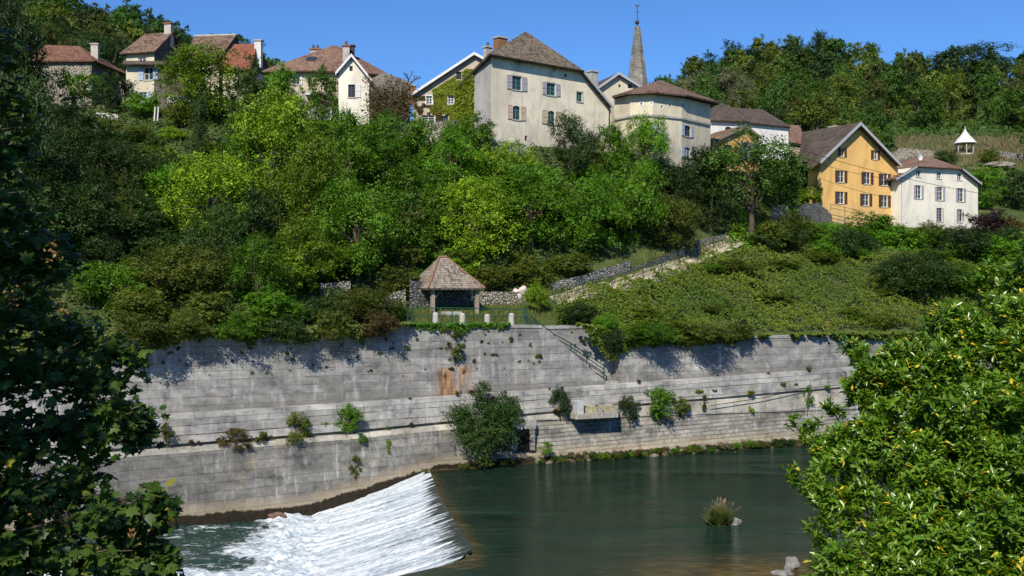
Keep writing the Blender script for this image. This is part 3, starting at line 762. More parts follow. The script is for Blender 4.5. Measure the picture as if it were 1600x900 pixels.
def chimney(T, base, w, h, mat, capm=M_cem, yaw=0.0, pots=0, pn='chimney'):
    fb = Fac(800, 1, yaw); fb.A = V((base.x, base.y, 0))
    c = MB().fbox(fb, -w / 2, w / 2, base.z - 1.6, base.z + h, -w * .4, w * .4).build(pn, mat, T)
    MB().fbox(fb, -w / 2 - .1, w / 2 + .1, base.z + h + .003, base.z + h + .16, -w * .4 - .1, w * .4 + .1).build('cap', capm, c)
    if pots:
        mb = MB()
        for i in range(pots): u = (i - (pots - 1) / 2) * .45; mb.tube([fb.w(u, base.z + h + .165), fb.w(u, base.z + h + .6)], .13, 8)
        mb.build('pot', plain('pot', (.1, .07, .06)), c)
    return c
def shape(f, holes): return holes

P_side = plaster('render grey left wall', (.40, .39, .365), stain=(.2, .19, .18), amount=.7)  # greyer and more mottled than the front wall
R_dark = tiles('roof dark brown tiles', (.045, .033, .027), (.085, .062, .05), (.13, .10, .08), moss=(.10, .095, .07))
R_old = tiles('roof old mottled tiles', (.04, .032, .025), (.105, .08, .058), (.22, .18, .125), moss=(.11, .11, .075), spread=1.3)
R_red = tiles('roof red tiles', (.10, .045, .03), (.17, .08, .052), (.24, .13, .085))
R_orange = tiles('roof orange red tiles', (.17, .06, .035), (.25, .09, .052), (.31, .13, .08), spread=.6)
R_brown = tiles('roof brown red tiles', (.065, .04, .03), (.13, .08, .055), (.22, .15, .11), spread=1.4)
R_pink = tiles('roof pinkish brown tiles', (.11, .06, .045), (.19, .11, .08), (.26, .17, .12))
P_cream = plaster('render cream', (.60, .54, .41), amount=.4, lower=(.6, (.36, .34, .31)))
P_big = plaster('render big house', (.74, .67, .52), stain=(.34, .30, .23), amount=.5, lower=(1.2, (.33, .32, .30)))
P_grey = plaster('render grey side', (.30, .29, .26), amount=.6)
P_tower = plaster('render tower house', (.64, .57, .42), stain=(.32, .29, .22), amount=.6, lower=(1.5, (.33, .31, .27)))
P_yellow = plaster('render yellow', (.78, .48, .165), stain=(.52, .31, .12), amount=.45, lower=(.8, (.42, .33, .2)))
P_white = plaster('render white', (.80, .75, .63), stain=(.5, .45, .37), amount=.4, lower=(.8, (.5, .47, .4)))
P_chalk = plaster('render chalk', (.70, .69, .65), stain=(.45, .45, .43), amount=.2)
P_pale = plaster('render pale pink', (.46, .39, .31), amount=.4)
P_orange = plaster('render orange', (.55, .33, .13), amount=.4)
M_steeple = ashlar('steeple stone', (.22, .21, .18), (.32, .30, .26), .5, .3, 0, .03, streak=.5, mortk=.5, warm=.6)

def wins(f, T, specs):
    """specs: dicts with px box and look; returns the holes, windows are built later"""
    return [hole_px(f, *s_['b'], s_.get('arch', False)) for s_ in specs]
def mkwins(f, T, specs, holes):
    for s_, h in zip(specs, holes):
        window(f, T, h, s_.get('fr', M_white), s_.get('arch', False), s_.get('sh'), s_.get('sw', .5), s_.get('su'), s_.get('sd', (1, 1)), s_.get('bars', 2), sill=s_.get('sill', True))

def house(name, label, f, base_px, group=None, cat='house'):
    return thing(name, label, cat, f.pt(*base_px), group)

# --- big house with half-hipped mottled roof
f = Fac(767, 106, 38)
T = house('stone_house', 'large cream rendered house with a half-hipped mottled roof and teal windows, tallest on the bluff', f, (850, 235))
sp = [dict(b=(800, 119, 815, 140.5), fr=M_teal, sh=M_grshut, sw=.62, su=M_stone), dict(b=(854, 130, 868, 149), fr=M_teal, sh=M_grshut, sw=.55, su=M_stone),
      dict(b=(801, 165, 813, 187), fr=M_teal, sh=M_pkshut, sw=.62, arch=True), dict(b=(856, 173, 867, 194.5), fr=M_teal, sh=M_beshut, sw=.8, arch=True),
      dict(b=(901, 144, 910, 159), fr=M_teal, su=M_stone), dict(b=(802.5, 93, 813, 101.5), bars=0, sill=False, fr=M_dwood), dict(b=(863, 103, 869, 112), bars=0, sill=False, fr=M_dwood),
      dict(b=(882, 115, 885.5, 120.5), bars=0, sill=False, fr=M_dwood), dict(b=(820, 212, 824, 220), bars=0, sill=False, fr=M_dwood)]
h = wins(f, T, sp)
zb = f.pt(850, 252)[2]
fl = Fac(767, 106, 128)
Lb = fl.pt(712, 136); lb0 = V((Lb.x, Lb.y, zb))
mbd = MB(); tp = [f.uz(x, y) for x, y in ((767, 87), (822, 96), (911, 111), (955, 166))]
poly = [(tp[0][0], zb), (tp[-1][0], zb)] + tp[::-1]; facade(mbd, f, poly, h)
D = -f.n * 13; A0 = f.w(0, zb); A1 = f.w(*tp[0]); C0 = f.w(tp[-1][0], zb); C1 = f.w(*tp[-1]); H2_ = f.w(*tp[2])
Lm = fl.pt(740, 110)
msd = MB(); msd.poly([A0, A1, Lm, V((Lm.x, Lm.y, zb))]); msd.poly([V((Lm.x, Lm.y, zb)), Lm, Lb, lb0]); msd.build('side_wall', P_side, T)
mbd.poly([C0, C1, C1 + D, C0 + D]); mbd.poly([C1, H2_, H2_ + D, C1 + D]); mbd.poly([lb0, Lb, C1 + D, C0 + D])
mbd.build('wall', P_big, T); mkwins(f, T, sp, h)
eLp = fl.pt(716, 133, -.4); hLp = f.pt(768, 84, .55) - f.u * .3; hRp = f.pt(911.5, 109.5, .55); eRp = f.pt(958, 166, .55); ap = f.pt(822, 49, -4.6)
rbk = ap + D * .03
mid = fl.pt(741, 107, -.45)
solid_roof([[hLp, hRp, ap], [mid, hLp, ap, rbk], [eLp, mid, rbk], [eLp, rbk, eRp + D], [hRp, eRp, eRp + D, rbk], [hRp, rbk, ap]], T, R_old, .18)
mb = MB()
p, q = hRp, eRp; e = f.n * .08; dz = V((0, 0, .3)); mb.box8([p - dz + e, q - dz + e, q - dz + f.n * .012, p - dz + f.n * .012, p + e, q + e, q + f.n * .012, p + f.n * .012]); mb.build('verge_board', M_zinc, T)
mb = MB(); mb.tube([hLp - V((0, 0, .12)) + f.n * .08, hRp - V((0, 0, .12)) + f.n * .08], .09, 8); mb.build('gutter', M_dwood, T)
chimney(T, f.pt(782, 78, -6), 1.15, 1.15, M_brick, M_zinc, 38); chimney(T, f.pt(762, 84, -8), .72, .6, M_cem, M_zinc, 38, 1)
chimney(T, f.pt(926, 124, -4), .95, .75, M_cem, M_zinc, 38)
# ivy on its left wall
n = 5200; uu = rng.uniform(0, 1, n); zz_ = rng.uniform(0, 1, n)
pos = []
for a, b2 in zip(uu, zz_):
    px = 741 - 29 * a + 3 * noise.noise(V((0, b2 * 6, 3))); p0 = fl.pt(px, 205, -.08); pt_ = fl.pt(px, 112 + (741 - px) * .9 + 6 * noise.noise(V((px * .3, 0, 0))), -.08)
    q = p0.lerp(pt_, b2); pos.append(q - fl.n * (.25 * abs(noise.noise(V((a * 9, b2 * 14, 0)))) + random.random() * .12))
pos = np.array([tuple(p) for p in pos]); nr = np.tile(-np.array(tuple(fl.n)), (n, 1)) + rng.normal(size=(n, 3)) * .5 + [0, 0, .3]
tt = thing('wall_ivy', 'bright yellow-green ivy sheet covering the back of the large cream house side wall', 'ivy', fl.pt(726, 205))
me = leafmesh('foliage', pos - np.array(tuple(tt.location)), nr, rng.uniform(.14, .28, n), rng.random(n) * .95, LM['ib']); o = addobj('foliage', me, tt)

# --- ivy house behind
f = Fac(646, 119, 0)
T = house('ivy_house', 'gabled house half covered by ivy and red creeper, left of the large cream house', f, (690, 195))
sp = [dict(b=(666, 150, 675, 162.5), su=M_white), dict(b=(700, 150, 709, 162.5), su=M_stone), dict(b=(713, 112, 721, 124), fr=M_dwood, sill=False),
      dict(b=(659, 180, 679, 194), bars=3), dict(b=(690, 181, 700, 195), fr=M_dwood, bars=0, sill=False)]
h = wins(f, T, sp)
body(f, T, ((646, 146), (740, 86), (768, 100)), f.pt(690, 206)[2], 9, h, P_pale); mkwins(f, T, sp, h)
gable_roof(f, T, (641, 147), (741, 81.5), (775, 100), 9, R_brown, .5, M_white)
chimney(T, f.pt(644, 142, -8), .7, .5, M_brick, M_cem, 0)
def wall_leaves(f, poly_fn, n, kind, size, x0, x1, y0, y1, owner, thick=.2):
    pos = []
    while len(pos) < n:
        x = random.uniform(x0, x1); y = random.uniform(y0, y1)
        if poly_fn(x, y): pos.append(tuple(f.pt(x, y, .04 + thick * random.random() * (.5 + noise.noise(V((x * .1, y * .1, 3)))))))
    pos = np.array(pos); nr = np.tile(np.array(tuple(f.n)), (n, 1)) + rng.normal(size=(n, 3)) * .45 + [0, 0, .3]
    me = leafmesh('foliage', pos - np.array(tuple(owner.location)), nr, rng.uniform(.7, 1.3, n) * size, rng.random(n) * .95, LM[kind])
    return addobj('foliage', me, owner)
def ivymask(x, y):
    if y < 147 - (x - 646) * .62 + 12: return False
    if y < 108 and x > 716: return False
    n_ = noise.noise(V((x * .05, y * .05, 1.7))) + .35 * noise.noise(V((x * .25, y * .25, 4)))
    for a, b_, c, d in ((664, 148, 677, 165), (698, 148, 711, 165), (712, 110, 722, 126), (657, 178, 681, 200), (688, 179, 702, 200)):
        if a < x < c and b_ < y < d: return False
    k = (x - 690) / 40 + (150 - y) / 60
    return n_ + k * .55 > -.38
tt = thing('wall_ivy', 'mid green ivy spreading over the gable of the house with small white-framed windows', 'ivy', f.pt(700, 150))
wall_leaves(f, ivymask, 9500, 'ib', .2, 648, 745, 90, 200, tt)
tt = thing('wall_creeper', 'reddish brown creeper on the left corner of the ivy covered house', 'creeper', f.pt(655, 175))
wall_leaves(f, lambda x, y: noise.noise(V((x * .09, y * .09, 8))) > -.02 and not (664 < x < 677 and 148 < y < 165) and not (657 < x < 681 and 178 < y < 200) and y > 150, 1300, 'rb', .18, 647, 690, 148, 196, tt)

# --- tower house with curved front
T = thing('tower_house', 'round-fronted ochre house with five tiny white-framed slits under its wide brown roof', 'house', P(1035, 245, 117))
cols_ = [(960, 117.5), (985, 115.2), (1020, 114.6), (1065, 116.5), (1110, 121)]
cp = [V(((x - 800) / F * d, d, 0)) for x, d in cols_]
zt = CZ + (450 - 152) / F * 116.5; zbb = CZ + (450 - 262) / F * 117; zs = CZ + (450 - 184) / F * 116
sp_all = {0: [], 1: [dict(b=(1000, 161, 1003.5, 167)), dict(b=(1017, 160.5, 1020, 167)) ], 2: [], 3: []}
spx = [dict(b=(1000.5, 160, 1003.5, 166), bars=0, su=M_white, sill=False), dict(b=(1017, 160, 1019.5, 166), bars=0, su=M_white, sill=False), dict(b=(1032.5, 165, 1035.5, 171), bars=0, su=M_white, sill=False),
       dict(b=(1045, 161, 1048, 167), bars=0, su=M_white, sill=False), dict(b=(1065.5, 162, 1069, 167.5), bars=0, su=M_white, sill=False),
       dict(b=(1069, 196, 1079, 213), fr=M_dwood, sh=M_blshut, sw=.5, arch=True), dict(b=(1006, 192, 1019, 206), sh=M_blshut, sw=.5), dict(b=(1069, 230, 1079, 246), sh=M_blshut, sw=.5, arch=True)]
mbd = MB(); mb2 = MB()
for i in range(4):
    a, b_ = cp[i], cp[i + 1]; yaw = math.degrees(math.atan2(b_.y - a.y, b_.x - a.x)); fs = Fac(cols_[i][0], cols_[i][1], yaw); Ls = (b_ - a).length
    mine = [s_ for s_ in spx if cols_[i][0] <= (s_['b'][0] + s_['b'][2]) / 2 < cols_[i + 1][0]]
    hs = [hole_px(fs, *s_['b'], s_.get('arch', False)) for s_ in mine]
    hs = [[(min(max(u, .08), Ls - .08), z) for u, z in h_] for h_ in hs]
    facade(mbd, fs, [(0, zbb), (Ls, zbb), (Ls, zt), (0, zt)], hs); mkwins(fs, T, mine, hs)
    mb2.fbox(fs, -.01, Ls + .01, zs - .1, zs + .12, .01, .16)
bL, bR = cp[0] + V((4, 11, 0)), cp[-1] + V((-3, 10, 0))
for a, b_ in ((cp[-1], bR), (bR, bL), (bL, cp[0])): mbd.poly([V((a.x, a.y, zbb)), V((b_.x, b_.y, zbb)), V((b_.x, b_.y, zt)), V((a.x, a.y, zt))])
mbd.build('wall', P_tower, T); mb2.build('string_course', M_cem, T)
cen = sum(cp, V((0, 0, 0))) / 5 + V((0, 5, 0)); apx = P(1032, 125, cen.y)
ring = []
for q in cp + [bR, bL]:
    dr = (q - cen); dr = dr.normalized() * (dr.length + .9); ring.append(V((cen.x + dr.x, cen.y + dr.y, zt + .12)))
ring[0] = P(956, 150, ring[0].y); ring[4] = P(1126, 160, ring[4].y)
ringl = ring
solid_roof([[ringl[i], ringl[(i + 1) % len(ringl)], apx] for i in range(len(ringl))], T, R_brown, .2)

# --- small grey gable behind, chimneys, spire
f = Fac(938, 131, 18)
T = house('grey_gabled_house', 'small grey gable with two dark openings between the large cream house and the spire', f, (960, 170))
sp = [dict(b=(966.5, 132, 970, 136.5), bars=0, sill=False, fr=M_dwood), dict(b=(981, 131.5, 987.5, 138), bars=0, sill=False, fr=M_dwood)]
h = wins(f, T, sp); body(f, T, ((938, 134), (967, 117), (998, 136)), f.pt(960, 200)[2], 8, h, P_grey if False else P_tower); mkwins(f, T, sp, h)
gable_roof(f, T, (934, 136), (967, 113), (1001, 134), 8, R_dark, .5, M_zinc)
T = thing('church_spire', 'tapering grey stone church spire topped by a ball, cross and weathercock', 'church spire', P(996, 170, 160))
def octs(px, py, wpx, d=160): c = P(px, py, d); r = wpx / 2 / F * d; return [c + V((r * math.cos(R(22.5 + 45 * k)), r * math.sin(R(22.5 + 45 * k)), 0)) for k in range(8)]
mb = MB(); rr = [octs(996, 190, 36), octs(996, 132, 33), octs(996, 41, 8.6)]
i = 0
for r_ in rr: mb.v += r_
for a in (0, 8):
    for q in range(8): mb.f.append((a + q, a + (q + 1) % 8, a + 8 + (q + 1) % 8, a + 8 + q))
mb.f.append(tuple(range(16, 24))); mb.build('spire', M_steeple, T)
M_iron = plain('dark iron', (.03, .035, .04), .6, .4, .2)
mb = MB(); blob(mb, P(995.5, 35, 160), .34, 1, 2, 0); mb.build('ball', M_iron, T, True)
mb = MB(); mb.tube([P(996, 42, 160), P(996, 8, 160)], .055, 6); mb.tube([P(993, 20, 160), P(999, 17, 160)], .05, 5); mb.build('cross', M_iron, T)
mb = MB(); c = P(996, 9.5, 160)
ro = [(-.35, .15), (-.28, .3), (-.12, .1), (.1, .06), (.24, .28), (.33, .26), (.26, .12), (.2, -.06), (.02, -.16), (-.15, -.1)]
for y_ in (-.03, .03): mb.v += [c + V((a, y_, b_)) for a, b_ in ro]
n = len(ro); mb.f.append(tuple(range(n))); mb.f.append(tuple(range(n, 2 * n))[::-1])
for k in range(n): mb.f.append((k, (k + 1) % n, n + (k + 1) % n, n + k))
mb.build('weathercock', M_iron, T)

# --- white walled buildings right of the tower house
f = Fac(1111, 133, 25)
T = house('white_house', 'chalk white house with a grey roof and a small arched window, beside the round-fronted house', f, (1140, 225))
sp = [dict(b=(1133, 198, 1143, 210), arch=True, fr=M_dwood, sill=False)]
h = wins(f, T, sp); body(f, T, ((1110, 186), (1168, 190)), f.pt(1140, 250)[2], 8, h, P_chalk); mkwins(f, T, sp, h)
hip_roof(f, T, (1106, 187), (1172, 190), (1128, 161), (1140, 165), 4, R_dark)
f = Fac(1160, 139, 25)
T = house('white_house', 'long white walled house with a dark hipped roof, farther right behind the small orange barn', f, (1200, 225))
body(f, T, ((1160, 189), (1232, 197)), f.pt(1200, 250)[2], 9, [], P_chalk)
hip_roof(f, T, (1150, 189), (1236, 198), (1143, 168), (1192, 171), 4.5, R_dark)
f = Fac(1233, 150, 30)
T = house('low_house', 'low building showing only its plain reddish brown roof left of the yellow house', f, (1245, 240))
body(f, T, ((1234, 226), (1262, 228)), f.pt(1245, 255)[2], 8, [], P_pale)
solid_roof([[f.pt(1233, 222, .4), f.pt(1259, 226, .4), f.pt(1250, 196, -4), f.pt(1234, 195, -4)], [f.pt(1234, 195, -4), f.pt(1250, 196, -4), f.pt(1262, 226, -8), f.pt(1240, 224, -8)]], T, R_pink)
# --- small orange barn
f = Fac(1118, 126, 22)
T = house('orange_barn', 'small orange walled barn with a crooked tiled roof half hidden behind the feathery tree', f, (1150, 250))
sp = [dict(b=(1130, 226, 1142, 246), fr=M_dwood, bars=0, sill=False)]
h = wins(f, T, sp); body(f, T, ((1112, 216), (1134, 212), (1166, 198), (1186, 214)), f.pt(1150, 268)[2], 6, h, P_orange); mkwins(f, T, sp, h)
gable_roof(f, T, (1106, 224), (1166, 195), (1190, 214), 6, R_pink, .5, M_wood)
MB().fbox(f, *[f.uz(1156, 240)[0], f.uz(1186, 240)[0]], f.uz(1160, 250)[1], f.uz(1160, 222)[1], .02, .1).build('door', plain('blue grey boards', (.16, .17, .19), .9, .2, .3, 4), T)

# --- yellow house
f = Fac(1281, 139, 28.6)
T = house('yellow_house', 'tall ochre yellow gabled house with brown shutters, at the right end of the village', f, (1345, 345))
sp = [dict(b=(x - 5, y - 9, x + 5, y + 9.5), sh=M_brshut, sw=.46, bars=1) for x, y in ((1314, 275.5), (1355, 278), (1382, 280.5), (1314, 308.5), (1353, 312), (1382, 314))]
sp += [dict(b=(1313, 231, 1319, 245), sh=M_brshut, sw=.36, sd=(1, 1), bars=1), dict(b=(1364, 235, 1371, 249), sh=M_brshut, sw=.36, bars=1)]
h = wins(f, T, sp); zby = f.pt(1345, 362)[2]; lbk = f.pt(1262, 262, -2.6)
body(f, T, ((1281, 254), (1345, 199), (1403, 255)), zby, 9, h, P_yellow, backs={0: V((lbk.x, lbk.y, zby)), 4: lbk, 3: f.w(f.uz(1345, 199)[0], f.uz(1345, 199)[1] - .1, -9), 1: f.w(f.uz(1403, 255)[0], zby, -9), 2: f.w(*f.uz(1403, 255), -9)}); mkwins(f, T, sp, h)
a, b_, c_ = f.pt(1282, 251, .9), f.pt(1345, 190.5, .9), f.pt(1409, 257, .9); D = -f.n * 12.5
rb_ = b_ - f.n * 10.6; ab_ = f.pt(1247, 259, -4.6)
a0 = f.pt(1266, 262, .2)
solid_roof([[a, b_, rb_, ab_], [b_, c_, c_ + D, rb_], [a0, a, ab_], [ab_, rb_, c_ + D]], T, R_dark, .2)
mb = MB()
for p, q in ((a, b_), (b_, c_)): mb.box8([p - V((0, 0, .42)) + f.n * .07, q - V((0, 0, .42)) + f.n * .07, q - V((0, 0, .42)) + f.n * .012, p - V((0, 0, .42)) + f.n * .012, p + f.n * .07, q + f.n * .07, q + f.n * .012, p + f.n * .012])
mb.build('verge_board', M_zinc, T)
chimney(T, f.pt(1307, 205, -7), 1.6, .5, M_brick, M_cem, 28.6)
u_, z_ = f.uz(1282.5, 300); MB().tube([f.w(u_, f.uz(1283, 256)[1], .08), f.w(u_, f.uz(1283, 335)[1], .08)], .05, 6).build('downpipe', M_zinc, T)
bal = [f.pt(x, y, 1.0) for x, y in ((1298, 330), (1320, 335), (1342, 340))]
railing('thin grey railing below the yellow house windows', bal, .9, range(3), (1, .5), .03)
# --- white house at right
f = Fac(1404, 144, 28.6)
T = house('cream_house', 'cream white house with grey shutters and a half-hipped brown roof, right of the yellow house', f, (1465, 355))
sp = [dict(b=(x - 3.6, y - 5, x + 3.6, y + 5.5), bars=1, su=M_white) for x, y in ((1435, 271), (1467, 273.5), (1499, 276))]
sp += [dict(b=(x - 4.6, y - 10.5, x + 4.6, y + 10.5), sh=M_grshut, sw=.36, bars=2) for x, y in ((1435, 300), (1468.5, 302.5), (1501, 304.5))]
sp += [dict(b=(1463.5, 325, 1472.5, 346.5), sh=M_grshut, sw=.12, bars=4, fr=M_grshut), dict(b=(1495.5, 327, 1504, 347), sh=M_grshut, sw=.1), dict(b=(1465, 356, 1473, 363), bars=0, fr=M_dwood, sill=False)]
h = wins(f, T, sp); body(f, T, ((1404, 276), (1434, 261), (1506, 265), (1528, 285)), f.pt(1465, 372)[2], 10, h, P_white); mkwins(f, T, sp, h)
half_hip(f, T, (1400, 279), (1433, 258.5), (1505, 263), (1534, 286), (1450, 244), 3.6, 10, R_pink, .6, M_zinc)
mb = MB(); c = f.pt(1437, 246, -2.5)
for k in range(10): a = 2 * math.pi * k / 10; mb.v.append(c + f.u * (.45 * math.cos(a)) + V((0, 0, .45 * math.sin(a))) + f.n * .12)
mb.v.append(c); mb.f += [(k, (k + 1) % 10, 10) for k in range(10)]; mb.tube([c, c - V((0, 0, 1.2))], .04, 5); mb.build('satellite_dish', M_white, T)

# --- left group
f = Fac(75, 120, -4)
T = house('left_stone_house', 'cream stone house with a hipped orange-red roof at the far left, half hidden by trees', f, (100, 150))
sp = [dict(b=(53, 118, 64, 131)), dict(b=(98, 118, 108, 130)), dict(b=(132, 134, 140, 142))]
f = Fac(48, 120, -6)
sp = [dict(b=(54, 118, 64, 131), sh=M_white), dict(b=(96, 110, 104, 124)), dict(b=(131, 132, 139, 142))]
h = wins(f, T, sp); body(f, T, ((48, 93), (143, 93)), f.pt(100, 165)[2], 9, h, M_rub); mkwins(f, T, sp, h)
hip_roof(f, T, (42, 95), (147, 94), (72, 70), (124, 72), 4.5, R_red)
chimney(T, f.pt(149, 86, -3), .8, 1.1, M_stone, M_cem, 0)
f = Fac(142, 123, 20)
T = house('lean_house', 'small house with a long brown roof sloping right, left of the tall narrow house', f, (180, 150))
body(f, T, ((142, 104), (194, 128)), f.pt(180, 165)[2], 6, [], P_pale)
gable_roof(f, T, (138, 116), (150, 89), (197, 127), 6, R_brown, .4, M_dwood)
f = Fac(197, 117, -14)
T = house('narrow_house', 'tall narrow pale house with blue-grey shutters and a dark right gable wall', f, (220, 160))
sp = [dict(b=(216, 88, 228, 96), arch=True, bars=1), dict(b=(225, 105, 239, 125), sh=M_blshut, sw=.55, bars=1), dict(b=(217, 144, 229, 155), sh=M_blshut, sw=.5)]
h = wins(f, T, sp); zbn = f.pt(220, 172)[2]
mbd = MB(); tp = [f.uz(197, 83), f.uz(241, 78)]; uR = tp[1][0]; tp = [(tp[0][0], tp[0][1]), (uR, tp[0][1])]
uLow = f.uz(290, 110)[0]
facade(mbd, f, [(tp[0][0], zbn), (uR, zbn), (uR, tp[1][1]), (tp[0][0], tp[0][1])], h)
zt2 = tp[0][1]; apz = f.pt(262, 50, -3.2)[2]; k = 3.2
a = f.w(uR, zt2); b_ = f.w(uR, zt2, -2 * k)
mbd.poly([f.w(0, zbn), f.w(0, zt2), f.w(0, zt2, -2 * k), f.w(0, zbn, -2 * k)]); mbd.poly([f.w(0, zbn, -2 * k), f.w(0, zt2, -2 * k), b_, f.w(uR, zbn, -2 * k)])
mbd.build('wall', P_cream, T)
MB().poly([f.w(uR, zbn), f.w(uR, zbn, -2 * k), b_, f.w(uR, apz - .25, -k), a]).build('gable_wall', plaster('render gable shade', (.085, .075, .065), amount=.6), T)  # gable faces away from the sun, its shade is in the render colour
mkwins(f, T, sp, h)
rg = f.w(uR + .35, apz, -k); rl = f.w(f.uz(226, 60, -k)[0], apz - .1, -k)
e1 = f.w(-.5, zt2 - .1, .5); e2 = f.w(uR + .35, zt2 - .1, .5); e3 = f.w(uR + .35, zt2 - .1, -2 * k - .5); e4 = f.w(-.5, zt2 - .1, -2 * k - .5)
solid_roof([[e1, e2, rg, rl], [e2 + V((0, 0, 0)), e3, rg] if False else [e3, e4, rl, rg], [e4, e1, rl]], T, R_brown)
chimney(T, f.w(uR - .2, apz, -k) + V((0, 0, -.1)), .8, .9, M_stone, M_brick, -14, 0)
ul = f.uz(293, 100)[0]
body(f, T, ((242, 101), (290, 102)), zbn, 4, [], plaster('render gable shade2', (.12, .105, .085), amount=.5), name='annex_wall')
solid_roof([[f.pt(192, 99.5, .8), f.pt(294, 101, .8), f.pt(294, 96, -.02), f.pt(192, 94.5, -.02)]], T, R_dark, .12, 'canopy_roof')

f = Fac(296, 122, -10)
T = house('brown_roof_house', 'house with a broad brown-red tiled roof and white ridge, behind the light green tree top', f, (330, 150))
body(f, T, ((296, 108), (342, 100)), f.pt(330, 170)[2], 8, [], P_cream)
k = 4
a, b_ = f.pt(286, 100, .5), f.pt(342, 92, .5); r1_, r2_ = f.pt(303, 57, -k), f.pt(369, 55, -k)
b2_ = f.pt(342, 92, .5) - f.n * (2 * k + 1)
solid_roof([[a, b_, r2_, r1_], [r1_, r2_, b2_, a - f.n * (2 * k + 1)]], T, R_brown)
MB().poly([b_ - f.n * .5 - f.u * .1 - V((0, 0, .1)), b2_ + f.n * .5 - f.u * .1 - V((0, 0, .1)), r2_ - f.u * .1 - V((0, 0, .2))]).build('gable_wall', plaster('render gable shade', (.085, .075, .065)), T)  # same dark render, shade of the right-facing gable painted in
MB().tube([r1_ + V((0, 0, .05)), r2_ + V((0, 0, .05))], .12, 6).build('ridge', M_stone, T)
f = Fac(348, 118, -8)
T = house('orange_roof_house', 'house with a bright orange-red roof, tall pale chimney and dark right gable', f, (365, 150))
body(f, T, ((348, 110), (393, 108)), f.pt(365, 170)[2], 7, [], P_cream)
k = 3.5; a, b_ = f.pt(337, 108, .5), f.pt(392, 109, .5); r1_, r2_ = f.pt(366, 69, -k), f.pt(402, 68, -k); b2_ = b_ - f.n * (2 * k + 1); b2_ = b2_ + f.u * 0
solid_roof([[a, b_, r2_, r1_], [r1_, r2_, b2_, a - f.n * (2 * k + 1)]], T, R_orange)
zbo = f.pt(365, 170)[2]; bb = b_ - f.n * .5 - f.u * .12; cc = b2_ + f.n * .5 - f.u * .12
MB().poly([V((bb.x, bb.y, zbo)), V((cc.x, cc.y, zbo)), cc - V((0, 0, .1)), r2_ - f.u * .12 - V((0, 0, .25)), bb - V((0, 0, .1))]).build('gable_wall', plaster('render gable shade', (.085, .075, .065)), T)  # right-facing gable again coloured as shaded
chimney(T, f.pt(404, 84, -3.0), .75, 1.35, P_chalk, M_cem, -8)

# --- house with balcony and front gable
f = Fac(419, 112, 4)
T = house('balcony_house', 'pale house with a hipped pink-brown roof, skylight, balcony and white-edged front gable', f, (560, 185))
sp = [dict(b=(457, 116, 468, 132), fr=M_blshut, sh=M_white, sw=.25, sd=(0, 1))]
h = wins(f, T, sp); body(f, T, ((419, 112), (536, 112)), f.pt(470, 190)[2], 9, h, P_cream); mkwins(f, T, sp, h)
a, b_, c_ = f.pt(409, 110.5, .6), f.pt(497, 110, .6), f.pt(612, 118, -3); k = 4.6; ap1, ap2 = f.pt(519, 71, -k), f.pt(526, 71, -k)
D = -f.n * (2 * k + 1)
solid_roof([[a, b_, ap1], [b_, f.pt(560, 113, .6), ap2, ap1], [f.pt(560, 113, .6), c_, ap2], [c_, c_ + D, ap2], [a + D, a, ap1], [c_ + D, a + D, ap1, ap2]], T, R_pink)
up_ = (ap1 - b_).cross(V((1, 0, 0)))
sk = MB(); c0 = f.pt(486, 94, -1.72) + V((0, 0, .1)); sk.box8([c0 + V((-.5, -.35, -.28)), c0 + V((.5, -.35, -.28)), c0 + V((.6, .3, .22)), c0 + V((-.4, .3, .22)), c0 + V((-.5, -.38, -.2)), c0 + V((.5, -.38, -.2)), c0 + V((.6, .27, .3)), c0 + V((-.4, .27, .3))]); sk.build('skylight', M_glass, T)
chimney(T, f.pt(493, 84, -7), 1.0, .35, M_cem, M_brick, 0, 2); chimney(T, f.pt(541, 90, -1.5), .7, 1.1, M_cem, M_brick, 4, 1); chimney(T, f.pt(549, 88, -2.5), .65, 1.0, plain('soot', (.04, .03, .03)), plain('soot', (.04, .03, .03)), 4)
f2_ = Fac(529, 108.5, 4)
sp = [dict(b=(546, 103, 551, 111), bars=0, sill=False, fr=M_dwood), dict(b=(544, 132, 555, 152), sh=M_white, sw=.5, sd=(0, 1), bars=1, fr=M_brshut), dict(b=(564, 171, 569, 175), bars=0, sill=False)]
h = wins(f2_, T, sp); body(f2_, T, ((529, 112), (549, 88), (577, 122)), f2_.pt(550, 196)[2], 5, h, P_white, name='gable_wing'); mkwins(f2_, T, sp, h)
gable_roof(f2_, T, (524, 113), (549, 84), (581, 124), 6, R_pink, .4, M_white)
f3_ = Fac(577, 109, 22)
body(f3_, T, ((577.5, 124), (600, 113), (641, 128)), f3_.pt(600, 192)[2], 6, [], plaster('render side shade', (.3, .27, .22), amount=.6), name='side_wall')  # shaded right wall, darkened through its render colour
bp = [f.pt(x, y, 2.0) for x, y in ((482, 184), (495, 184), (508, 184), (518, 184))]
bal_t = MB()
for i in range(26): p = bp[0].lerp(bp[-1], i / 25); bal_t.tube([p, p + V((0, 0, 1.0))], .03, 4, False)
bal_t.tube([bp[0] + V((0, 0, 1)), bp[-1] + V((0, 0, 1))], .05, 5); bal_t.build('balcony_railing', M_white, T)
MB().fbox(f, f.uz(480, 184)[0], f.uz(520, 184)[0], bp[0].z - .25, bp[0].z - .02, 0, 2.2).build('balcony_slab', P_chalk, T)
MB().fbox(f, f.uz(480, 150)[0], f.uz(522, 150)[0], f.pt(500, 151, 1)[2], f.pt(500, 149, 1)[2], 0.0, 2.1).build('balcony_roof', M_white, T)

